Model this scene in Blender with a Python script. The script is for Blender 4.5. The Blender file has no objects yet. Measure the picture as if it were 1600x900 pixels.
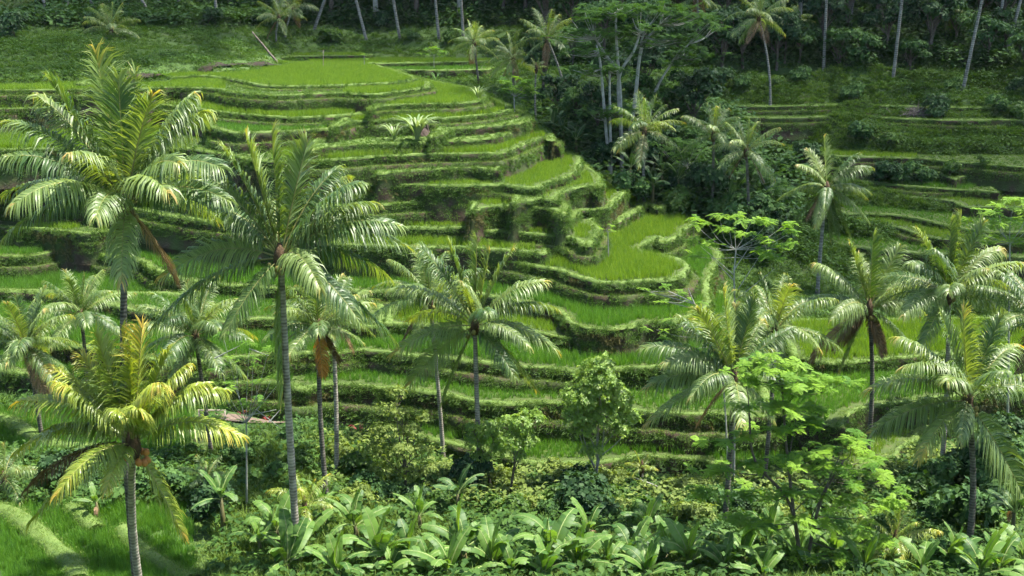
import bpy, math, random
import numpy as np

# ------------------------------------------------------------------ camera, sky, sun, exposure
SC = bpy.context.scene
COL = SC.collection
H = 30.0                 # camera height above the datum
PITCH = math.radians(15.0)
FPX = 1715.0             # focal length in pixels of a 1600 wide picture
R = math.radians
cam_d = bpy.data.cameras.new('camera')
cam_d.sensor_width = 36.0
cam_d.lens = 36.0 * FPX / 1600.0
cam_d.clip_start = 0.5
cam_d.clip_end = 3000
cam = bpy.data.objects.new('camera', cam_d)
COL.objects.link(cam)
cam.location = (0, 0, H)
cam.rotation_euler = (math.pi / 2 - PITCH, 0, 0)
SC.camera = cam

SUN_EL, SUN_AZ = R(66.0), R(80.0)      # azimuth measured from +Y towards +X
sdir = np.array([math.sin(SUN_AZ) * math.cos(SUN_EL), math.cos(SUN_AZ) * math.cos(SUN_EL), math.sin(SUN_EL)])
w = bpy.data.worlds.new('World')
SC.world = w
w.use_nodes = True
nt = w.node_tree
sky = nt.nodes.new('ShaderNodeTexSky')
sky.sky_type = 'NISHITA'
sky.sun_disc = False
sky.sun_elevation = SUN_EL
sky.sun_rotation = SUN_AZ
sky.dust_density = 1.0
bg = nt.nodes['Background']
bg.inputs['Strength'].default_value = 0.115
nt.links.new(sky.outputs['Color'], bg.inputs['Color'])
sun_d = bpy.data.lights.new('sun', 'SUN')
sun_d.energy = 5.0
sun_d.angle = R(0.55)
sun_d.color = (1.0, 0.95, 0.85)
sun = bpy.data.objects.new('sun', sun_d)
COL.objects.link(sun)
sun.rotation_euler = (math.pi / 2 - SUN_EL, 0, math.pi - SUN_AZ)

vs = SC.view_settings
vs.view_transform = 'Standard'
vs.look = 'None'
vs.gamma = 1.0
vs.exposure = 1.7
SC.render.engine = 'CYCLES'
cy = SC.cycles
cy.max_bounces = 4
cy.diffuse_bounces = 2
cy.glossy_bounces = 2
cy.transmission_bounces = 2
cy.use_denoising = True
cy.use_adaptive_sampling = True
cy.adaptive_threshold = 0.03
cy.use_light_tree = False
cy.sample_clamp_indirect = 4.0

rng = np.random.default_rng(7)
random.seed(7)

# ------------------------------------------------------------------ picture <-> place
CP, SP = math.cos(PITCH), math.sin(PITCH)
def ray(px, py):
    u = (np.asarray(px, float) - 800.0) / FPX
    v = -(np.asarray(py, float) - 450.0) / FPX
    return np.stack([u + 0 * v, CP + v * SP, -SP + v * CP], -1)
def AT(px, py, Y):
    """point seen at pixel px,py that lies Y metres in front (horizontally)"""
    d = ray(px, py)
    t = np.asarray(Y, float) / d[..., 1]
    p = d * t[..., None]
    p[..., 2] += H
    return p
def ONZ(px, py, z):
    d = ray(px, py)
    t = (z - H) / d[..., 2]
    p = d * t[..., None]
    p[..., 2] += H
    return p
def PIX(p):
    p = np.asarray(p, float)
    x, y, z = p[..., 0], p[..., 1], p[..., 2] - H
    fw = y * CP - z * SP
    up = y * SP + z * CP
    fw = np.where(fw > 0.1, fw, 0.1)
    return 800 + FPX * x / fw, 450 - FPX * up / fw
def inview(p, m=60):
    a, b = PIX(p)
    return (a > -m) & (a < 1600 + m) & (b > -m) & (b < 900 + m)

# ------------------------------------------------------------------ noise
def _h(i, j, k):
    n = (i * 374761393 + j * 668265263 + k * 2147483647) & 0xffffffff
    n = ((n ^ (n >> 13)) * 1274126177) & 0xffffffff
    return ((n ^ (n >> 16)) & 0xffff) / 65535.0
def vnoise(x, y, seed=0):
    x = np.asarray(x, float); y = np.asarray(y, float)
    i = np.floor(x).astype(np.int64); j = np.floor(y).astype(np.int64)
    fx = x - i; fy = y - j
    fx = fx * fx * (3 - 2 * fx); fy = fy * fy * (3 - 2 * fy)
    a = _h(i, j, seed); b = _h(i + 1, j, seed); c = _h(i, j + 1, seed); d = _h(i + 1, j + 1, seed)
    return (a + (b - a) * fx) * (1 - fy) + (c + (d - c) * fx) * fy
def fbm(x, y, seed=0, o=3):
    s = 0; a = 0.5; n = 0
    for k in range(o):
        s = s + a * (vnoise(x * 2 ** k, y * 2 ** k, seed + 17 * k) - 0.5); n += a; a *= 0.5
    return s / n * 2

# ------------------------------------------------------------------ mesh helpers
def mk_mesh(name, V, F, mats, MI=None, attrs=None, smooth=False):
    """V (n,3); F list of (m,3) or (m,4) int arrays; MI matching list of material indices"""
    me = bpy.data.meshes.new(name)
    V = np.asarray(V, np.float32)
    me.vertices.add(len(V)); me.vertices.foreach_set('co', V.ravel())
    F = [np.asarray(f, np.int32) for f in F if len(f)]
    li = np.concatenate([f.ravel() for f in F]) if F else np.zeros(0, np.int32)
    tot = np.concatenate([np.full(len(f), f.shape[1], np.int32) for f in F])
    st = np.concatenate([[0], np.cumsum(tot)[:-1]]).astype(np.int32)
    me.loops.add(len(li)); me.loops.foreach_set('vertex_index', li)
    me.polygons.add(len(tot)); me.polygons.foreach_set('loop_start', st); me.polygons.foreach_set('loop_total', tot)
    for m in mats: me.materials.append(m)
    if MI is not None:
        mi = np.concatenate([np.broadcast_to(np.asarray(a, np.int32), (len(f),)) for a, f in zip(MI, F)])
        me.polygons.foreach_set('material_index', mi.astype(np.int32))
    if smooth: me.polygons.foreach_set('use_smooth', np.ones(len(tot), bool))
    for k, a in (attrs or {}).items():
        at = me.attributes.new(k, 'FLOAT', 'POINT'); at.data.foreach_set('value', np.asarray(a, np.float32))
    me.update(calc_edges=True)
    return me
def link(name, data, parent=None, loc=None):
    o = bpy.data.objects.new(name, data)
    COL.objects.link(o)
    if parent is not None: o.parent = parent
    if loc is not None: o.location = loc
    return o
def tag(o, label=None, cat=None, group=None, kind=None):
    if label: o['label'] = label
    if cat: o['category'] = cat
    if group: o['group'] = group
    if kind: o['kind'] = kind
    return o
def empty(name, loc, label, cat, group=None):
    o = bpy.data.objects.new(name, None)
    o.empty_display_size = 0.3
    COL.objects.link(o); o.location = [float(c) for c in loc]
    return tag(o, label, cat, group)
class MB:
    """collects pieces of one mesh"""
    def __init__(s): s.V = []; s.T = []; s.Q = []; s.tm = []; s.qm = []; s.n = 0; s.A = []
    def add(s, V, T=None, Q=None, m=0, a=0.5):
        V = np.asarray(V, float).reshape(-1, 3)
        if T is not None and len(T): s.T.append(np.asarray(T) + s.n); s.tm.append(np.full(len(T), m))
        if Q is not None and len(Q): s.Q.append(np.asarray(Q) + s.n); s.qm.append(np.full(len(Q), m))
        s.V.append(V); s.A.append(np.broadcast_to(np.asarray(a, float), (len(V),))); s.n += len(V)
    def mesh(s, name, mats, smooth=False):
        F = []; MI = []
        if s.T: F.append(np.concatenate(s.T)); MI.append(np.concatenate(s.tm))
        if s.Q: F.append(np.concatenate(s.Q)); MI.append(np.concatenate(s.qm))
        return mk_mesh(name, np.concatenate(s.V), F, mats, MI, {'tint': np.concatenate(s.A)}, smooth)
def norm(v): return v / (np.linalg.norm(v, axis=-1, keepdims=True) + 1e-9)
def tube(P, rad, n=8, cap=True):
    P = np.asarray(P, float); k = len(P)
    rad = np.broadcast_to(np.asarray(rad, float), (k,))
    T = norm(np.gradient(P, axis=0))
    ref = np.array([1.0, 0.13, 0.07]) if abs(T[0, 0]) < 0.8 else np.array([0.1, 1.0, 0.0])
    U = norm(np.cross(T, ref)); W = np.cross(T, U)
    a = np.arange(n) * 2 * math.pi / n
    V = P[:, None] + rad[:, None, None] * (np.cos(a)[None, :, None] * U[:, None] + np.sin(a)[None, :, None] * W[:, None])
    i = np.arange(k - 1)[:, None] * n; j = np.arange(n)[None]; j2 = (j + 1) % n
    Q = np.stack([i + j, i + j2, i + n + j2, i + n + j], -1).reshape(-1, 4)
    V = V.reshape(-1, 3); Tq = None
    if cap:
        V = np.concatenate([V, P[-1:]]); c = len(V) - 1; b = (k - 1) * n
        Tq = np.stack([b + np.arange(n), b + (np.arange(n) + 1) % n, np.full(n, c)], -1)
    return V, Tq, Q
def smooth_line(P, step=None, n=None, it=6):
    """Catmull-Rom through P (k,d)"""
    P = np.asarray(P, float)
    E = np.concatenate([[2 * P[0] - P[1]], P, [2 * P[-1] - P[-2]]])
    out = []
    t = np.linspace(0, 1, it, endpoint=False)[:, None]
    for i in range(1, len(E) - 2):
        a, b, c, d = E[i - 1], E[i], E[i + 1], E[i + 2]
        out.append(0.5 * (2 * b + (c - a) * t + (2 * a - 5 * b + 4 * c - d) * t ** 2 + (3 * b - a - 3 * c + d) * t ** 3))
    return np.concatenate(out + [P[-1:]])
def resample(P, step):
    s = np.concatenate([[0], np.cumsum(np.linalg.norm(np.diff(P, axis=0), axis=1))])
    n = max(2, int(s[-1] / step) + 1)
    q = np.linspace(0, s[-1], n)
    return np.stack([np.interp(q, s, P[:, k]) for k in range(P.shape[1])], -1)

# ------------------------------------------------------------------ materials
def new_mat(name):
    m = bpy.data.materials.new(name); m.use_nodes = True
    t = m.node_tree; t.nodes.clear()
    out = t.nodes.new('ShaderNodeOutputMaterial')
    return m, t, out
def ramp(t, fac, stops):
    r = t.nodes.new('ShaderNodeValToRGB')
    e = r.color_ramp.elements
    while len(e) < len(stops): e.new(0.5)
    for x, (p, c) in zip(e, stops): x.position = p; x.color = (*c, 1)
    t.links.new(fac, r.inputs['Fac'])
    return r.outputs['Color']
def mixc(t, fac, a, b, mode='MIX'):
    n = t.nodes.new('ShaderNodeMix'); n.data_type = 'RGBA'; n.blend_type = mode
    for s, v in ((0, fac), (6, a), (7, b)):
        if isinstance(v, (int, float)): n.inputs[s].default_value = v
        elif isinstance(v, tuple): n.inputs[s].default_value = (*v, 1)
        else: t.links.new(v, n.inputs[s])
    return n.outputs[2]
def math_n(t, op, a, b=0.0, c=0.0):
    n = t.nodes.new('ShaderNodeMath'); n.operation = op
    for i, v in enumerate((a, b, c)):
        if isinstance(v, (int, float)): n.inputs[i].default_value = v
        else: t.links.new(v, n.inputs[i])
    return n.outputs[0]
def tex(t, scale, detail=4, rough=0.55, coord='Object', vec=None):
    n = t.nodes.new('ShaderNodeTexNoise'); n.inputs['Scale'].default_value = scale
    n.inputs['Detail'].default_value = detail; n.inputs['Roughness'].default_value = rough
    if vec is None:
        c = t.nodes.new('ShaderNodeTexCoord'); vec = c.outputs[coord]
    t.links.new(vec, n.inputs['Vector'])
    return n.outputs['Fac']
def leaf_mat(name, dark, light, dry=None, rough=0.42, trans=0.3, tcol=None, spec=0.4, obj_var=0.25):
    """foliage: tint attribute 0..1 runs dark..light (>1: dry), plus per object variation"""
    m, t, out = new_mat(name)
    at = t.nodes.new('ShaderNodeAttribute'); at.attribute_name = 'tint'
    oi = t.nodes.new('ShaderNodeObjectInfo')
    f = math_n(t, 'MULTIPLY_ADD', oi.outputs['Random'], obj_var, at.outputs['Fac'])
    f = math_n(t, 'SUBTRACT', f, obj_var * 0.5)
    st = [(0.0, dark), (0.5, light)]
    if dry is not None: st += [(0.62, light), (1.0, dry)]
    f2 = math_n(t, 'MULTIPLY', f, 0.5)
    col = ramp(t, f2, st)
    p = t.nodes.new('ShaderNodeBsdfPrincipled')
    t.links.new(col, p.inputs['Base Color'])
    p.inputs['Roughness'].default_value = rough
    p.inputs['Specular IOR Level'].default_value = spec
    tr = t.nodes.new('ShaderNodeBsdfTranslucent')
    tc = mixc(t, 1.0, col, tcol or (1.9, 1.75, 0.7), 'MULTIPLY')
    t.links.new(tc, tr.inputs['Color'])
    mx = t.nodes.new('ShaderNodeMixShader'); mx.inputs[0].default_value = trans
    t.links.new(p.outputs[0], mx.inputs[1]); t.links.new(tr.outputs[0], mx.inputs[2])
    t.links.new(mx.outputs[0], out.inputs['Surface'])
    return m
def rough_mat(name, stops, scale=3.0, rough=0.9, bump=0.3, bscale=20.0, detail=6, coord='Object', stretch=None):
    m, t, out = new_mat(name)
    c = t.nodes.new('ShaderNodeTexCoord'); vec = c.outputs[coord]
    if stretch:
        mp = t.nodes.new('ShaderNodeMapping'); mp.inputs['Scale'].default_value = stretch
        t.links.new(vec, mp.inputs['Vector']); vec = mp.outputs[0]
    n = tex(t, scale, detail, vec=vec)
    col = ramp(t, n, stops)
    p = t.nodes.new('ShaderNodeBsdfPrincipled'); p.inputs['Roughness'].default_value = rough
    p.inputs['Specular IOR Level'].default_value = 0.25
    t.links.new(col, p.inputs['Base Color'])
    if bump:
        b = t.nodes.new('ShaderNodeBump'); b.inputs['Strength'].default_value = bump; b.inputs['Distance'].default_value = 0.08
        t.links.new(tex(t, bscale, 4, vec=vec), b.inputs['Height']); t.links.new(b.outputs[0], p.inputs['Normal'])
    t.links.new(p.outputs[0], out.inputs['Surface'])
    return m

M = {}
M['tread'] = rough_mat('paddy_mud', [(0.3, (0.035, 0.055, 0.014)), (0.55, (0.055, 0.085, 0.018)), (0.75, (0.07, 0.07, 0.03))], 1.2, 0.95)
M['bank'] = rough_mat('earth_bank', [(0.28, (0.026, 0.019, 0.012)), (0.42, (0.055, 0.04, 0.025)), (0.5, (0.04, 0.05, 0.017)), (0.75, (0.045, 0.08, 0.018))], 0.55, 0.95, 0.8, 6.0)
M['bund'] = rough_mat('grassy_bund', [(0.3, (0.06, 0.105, 0.02)), (0.6, (0.105, 0.16, 0.036)), (0.8, (0.16, 0.165, 0.06))], 2.0, 0.9, 0.5, 25)
M['ground'] = rough_mat('hill_grass', [(0.25, (0.022, 0.04, 0.01)), (0.45, (0.035, 0.068, 0.014)), (0.6, (0.05, 0.09, 0.02)), (0.8, (0.07, 0.068, 0.03))], 0.16, 0.95, 0.6, 5.0)
M['dirt'] = rough_mat('bare_dirt', [(0.3, (0.09, 0.062, 0.045)), (0.7, (0.17, 0.125, 0.095))], 1.5, 0.95, 0.5, 9)
M['darkdirt'] = rough_mat('dark_dirt', [(0.35, (0.012, 0.009, 0.006)), (0.55, (0.03, 0.021, 0.014)), (0.68, (0.028, 0.04, 0.012))], 1.0, 0.95, 0.6, 5)
M['rice'] = leaf_mat('rice_leaf', (0.066, 0.15, 0.014), (0.18, 0.285, 0.026), (0.28, 0.29, 0.05), 0.55, 0.4, (1.5, 1.45, 0.5), 0.25, 0.5)
M['grass'] = leaf_mat('grass_blade', (0.045, 0.095, 0.012), (0.12, 0.19, 0.03), (0.2, 0.18, 0.07), 0.55, 0.3, (1.5, 1.45, 0.6), 0.2, 0.6)
M['weed'] = leaf_mat('weed_leaf', (0.022, 0.058, 0.012), (0.065, 0.13, 0.025), None, 0.65, 0.28, (1.6, 1.6, 0.6), 0.12, 0.7)
M['drygrass'] = leaf_mat('dry_grass', (0.06, 0.075, 0.02), (0.16, 0.14, 0.055), None, 0.7, 0.2, (1.3, 1.2, 0.7), 0.15, 0.6)
M['palm'] = leaf_mat('palm_leaflet', (0.045, 0.1, 0.024), (0.18, 0.25, 0.07), (0.42, 0.31, 0.10), 0.46, 0.38, (1.8, 1.65, 0.4), 0.6, 0.3)
M['palm_y'] = leaf_mat('palm_leaflet_yellowish', (0.09, 0.16, 0.022), (0.24, 0.3, 0.04), (0.6, 0.42, 0.09), 0.4, 0.38, (1.6, 1.45, 0.4), 0.6, 0.2)
M['palm_dead'] = leaf_mat('palm_leaflet_dead', (0.10, 0.06, 0.03), (0.26, 0.17, 0.09), None, 0.6, 0.2, (1.3, 1.1, 0.6), 0.3, 0.6)
M['palm_orange'] = leaf_mat('palm_leaflet_orange', (0.3, 0.13, 0.015), (0.45, 0.25, 0.03), None, 0.5, 0.3, (1.4, 1.2, 0.5), 0.3, 0.3)
M['rachis'] = rough_mat('palm_rachis', [(0.3, (0.14, 0.16, 0.04)), (0.7, (0.27, 0.24, 0.09))], 3.0, 0.5, 0)
M['fibre'] = rough_mat('palm_fibre', [(0.3, (0.03, 0.02, 0.012)), (0.7, (0.10, 0.065, 0.035))], 6.0, 0.95, 0.6, 20)
M['nut'] = rough_mat('coconut_husk', [(0.3, (0.12, 0.13, 0.03)), (0.7, (0.22, 0.17, 0.05))], 2.0, 0.5, 0)
M['nut_o'] = rough_mat('coconut_husk_orange', [(0.3, (0.30, 0.11, 0.03)), (0.7, (0.42, 0.19, 0.05))], 2.0, 0.5, 0)
def trunk_mat(name, c1, c2, ringscale=2.2):
    m, t, out = new_mat(name)
    c = t.nodes.new('ShaderNodeTexCoord')
    mp = t.nodes.new('ShaderNodeMapping'); mp.inputs['Scale'].default_value = (0.4, 0.4, 1)
    t.links.new(c.outputs['Object'], mp.inputs['Vector'])
    wv = t.nodes.new('ShaderNodeTexWave'); wv.bands_direction = 'Z'; wv.inputs['Scale'].default_value = ringscale
    wv.inputs['Distortion'].default_value = 1.5; wv.inputs['Detail'].default_value = 2
    t.links.new(mp.outputs[0], wv.inputs['Vector'])
    n = tex(t, 3.0, 5)
    f = math_n(t, 'MULTIPLY_ADD', wv.outputs['Fac'], 0.16, math_n(t, 'MULTIPLY', n, 0.75))
    col = ramp(t, f, [(0.28, c1), (0.62, c2)])
    p = t.nodes.new('ShaderNodeBsdfPrincipled'); p.inputs['Roughness'].default_value = 0.9
    p.inputs['Specular IOR Level'].default_value = 0.2
    t.links.new(col, p.inputs['Base Color'])
    b = t.nodes.new('ShaderNodeBump'); b.inputs['Strength'].default_value = 0.4; b.inputs['Distance'].default_value = 0.02
    t.links.new(wv.outputs['Fac'], b.inputs['Height']); t.links.new(b.outputs[0], p.inputs['Normal'])
    t.links.new(p.outputs[0], out.inputs['Surface'])
    return m
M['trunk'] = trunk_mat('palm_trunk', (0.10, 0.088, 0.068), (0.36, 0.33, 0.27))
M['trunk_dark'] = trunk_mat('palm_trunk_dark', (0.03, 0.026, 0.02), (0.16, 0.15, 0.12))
M['trunk_pale'] = trunk_mat('palm_trunk_pale', (0.07, 0.068, 0.058), (0.25, 0.245, 0.21), 1.2)
M['bark'] = rough_mat('bark', [(0.3, (0.05, 0.04, 0.03)), (0.7, (0.14, 0.12, 0.095))], 4.0, 0.9, 0.6, 14)
M['bark_pale'] = rough_mat('pale_bark', [(0.3, (0.17, 0.17, 0.145)), (0.7, (0.36, 0.36, 0.32))], 2.5, 0.85, 0.3, 12)
M['banana'] = leaf_mat('banana_leaf', (0.035, 0.095, 0.02), (0.125, 0.225, 0.045), (0.30, 0.24, 0.07), 0.5, 0.38, (1.7, 1.65, 0.5), 0.3, 0.9)
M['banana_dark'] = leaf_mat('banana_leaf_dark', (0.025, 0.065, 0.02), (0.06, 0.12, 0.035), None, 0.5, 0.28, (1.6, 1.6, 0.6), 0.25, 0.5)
M['banana_new'] = leaf_mat('banana_leaf_new', (0.14, 0.27, 0.02), (0.22, 0.36, 0.03), None, 0.35, 0.4, (1.5, 1.4, 0.4), 0.5, 0.2)
M['midrib'] = rough_mat('banana_midrib', [(0.3, (0.16, 0.22, 0.06)), (0.7, (0.24, 0.29, 0.11))], 3.0, 0.5, 0)
M['bstem'] = rough_mat('banana_stem', [(0.3, (0.045, 0.05, 0.02)), (0.55, (0.10, 0.09, 0.035)), (0.75, (0.10, 0.13, 0.04))], 3.0, 0.6, 0.3, 12, stretch=(1, 1, 0.3))
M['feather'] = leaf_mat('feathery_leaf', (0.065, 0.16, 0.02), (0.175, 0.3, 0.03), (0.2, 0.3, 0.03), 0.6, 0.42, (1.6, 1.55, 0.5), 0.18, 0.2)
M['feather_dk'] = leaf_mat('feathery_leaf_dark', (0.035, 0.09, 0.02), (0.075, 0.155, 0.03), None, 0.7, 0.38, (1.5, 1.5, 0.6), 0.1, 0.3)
M['broad'] = leaf_mat('broad_leaf', (0.08, 0.16, 0.025), (0.2, 0.31, 0.06), (0.32, 0.38, 0.10), 0.45, 0.4, (1.7, 1.65, 0.5), 0.4, 0.2)
M['broad_ol'] = leaf_mat('broad_leaf_olive', (0.07, 0.115, 0.02), (0.19, 0.25, 0.06), (0.3, 0.32, 0.1), 0.6, 0.4, (1.6, 1.55, 0.55), 0.2, 0.3)
M['forest'] = leaf_mat('forest_leaf', (0.028, 0.07, 0.022), (0.075, 0.145, 0.038), (0.11, 0.18, 0.04), 0.65, 0.22, (1.5, 1.5, 0.6), 0.12, 0.6)
M['forest_dk'] = leaf_mat('forest_leaf_dark', (0.016, 0.045, 0.018), (0.045, 0.092, 0.03), None, 0.6, 0.25, (1.5, 1.5, 0.6), 0.15, 0.6)
M['bush'] = leaf_mat('bush_leaf', (0.03, 0.075, 0.015), (0.09, 0.165, 0.03), (0.17, 0.22, 0.05), 0.55, 0.35, (1.6, 1.6, 0.5), 0.22, 0.6)
M['red'] = leaf_mat('red_leaf', (0.22, 0.02, 0.03), (0.4, 0.06, 0.05), None, 0.45, 0.25, (1.3, 1.0, 0.8), 0.4, 0.3)
M['reed'] = leaf_mat('reed_leaf', (0.08, 0.15, 0.04), (0.27, 0.34, 0.14), None, 0.45, 0.28, (1.4, 1.4, 0.6), 0.4, 0.3)
M['wood'] = rough_mat('weathered_wood', [(0.3, (0.18, 0.14, 0.11)), (0.7, (0.36, 0.31, 0.26))], 5.0, 0.85, 0.3, 20)
M['rock'] = rough_mat('grey_rock', [(0.3, (0.06, 0.056, 0.05)), (0.7, (0.15, 0.145, 0.135))], 2.5, 0.9, 0.8, 8)
M['twig'] = rough_mat('dead_twigs', [(0.3, (0.08, 0.065, 0.06)), (0.7, (0.19, 0.16, 0.155))], 2.5, 0.9, 0)
def cloud_mat():
    m, t, out = new_mat('thin_cloud')
    d = t.nodes.new('ShaderNodeBsdfDiffuse'); d.inputs['Color'].default_value = (0.85, 0.85, 0.85, 1)
    tr = t.nodes.new('ShaderNodeBsdfTransparent')
    mx = t.nodes.new('ShaderNodeMixShader'); mx.inputs[0].default_value = 0.34
    t.links.new(tr.outputs[0], mx.inputs[1]); t.links.new(d.outputs[0], mx.inputs[2]); t.links.new(mx.outputs[0], out.inputs['Surface'])
    return m
M['cloud'] = cloud_mat()

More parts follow.
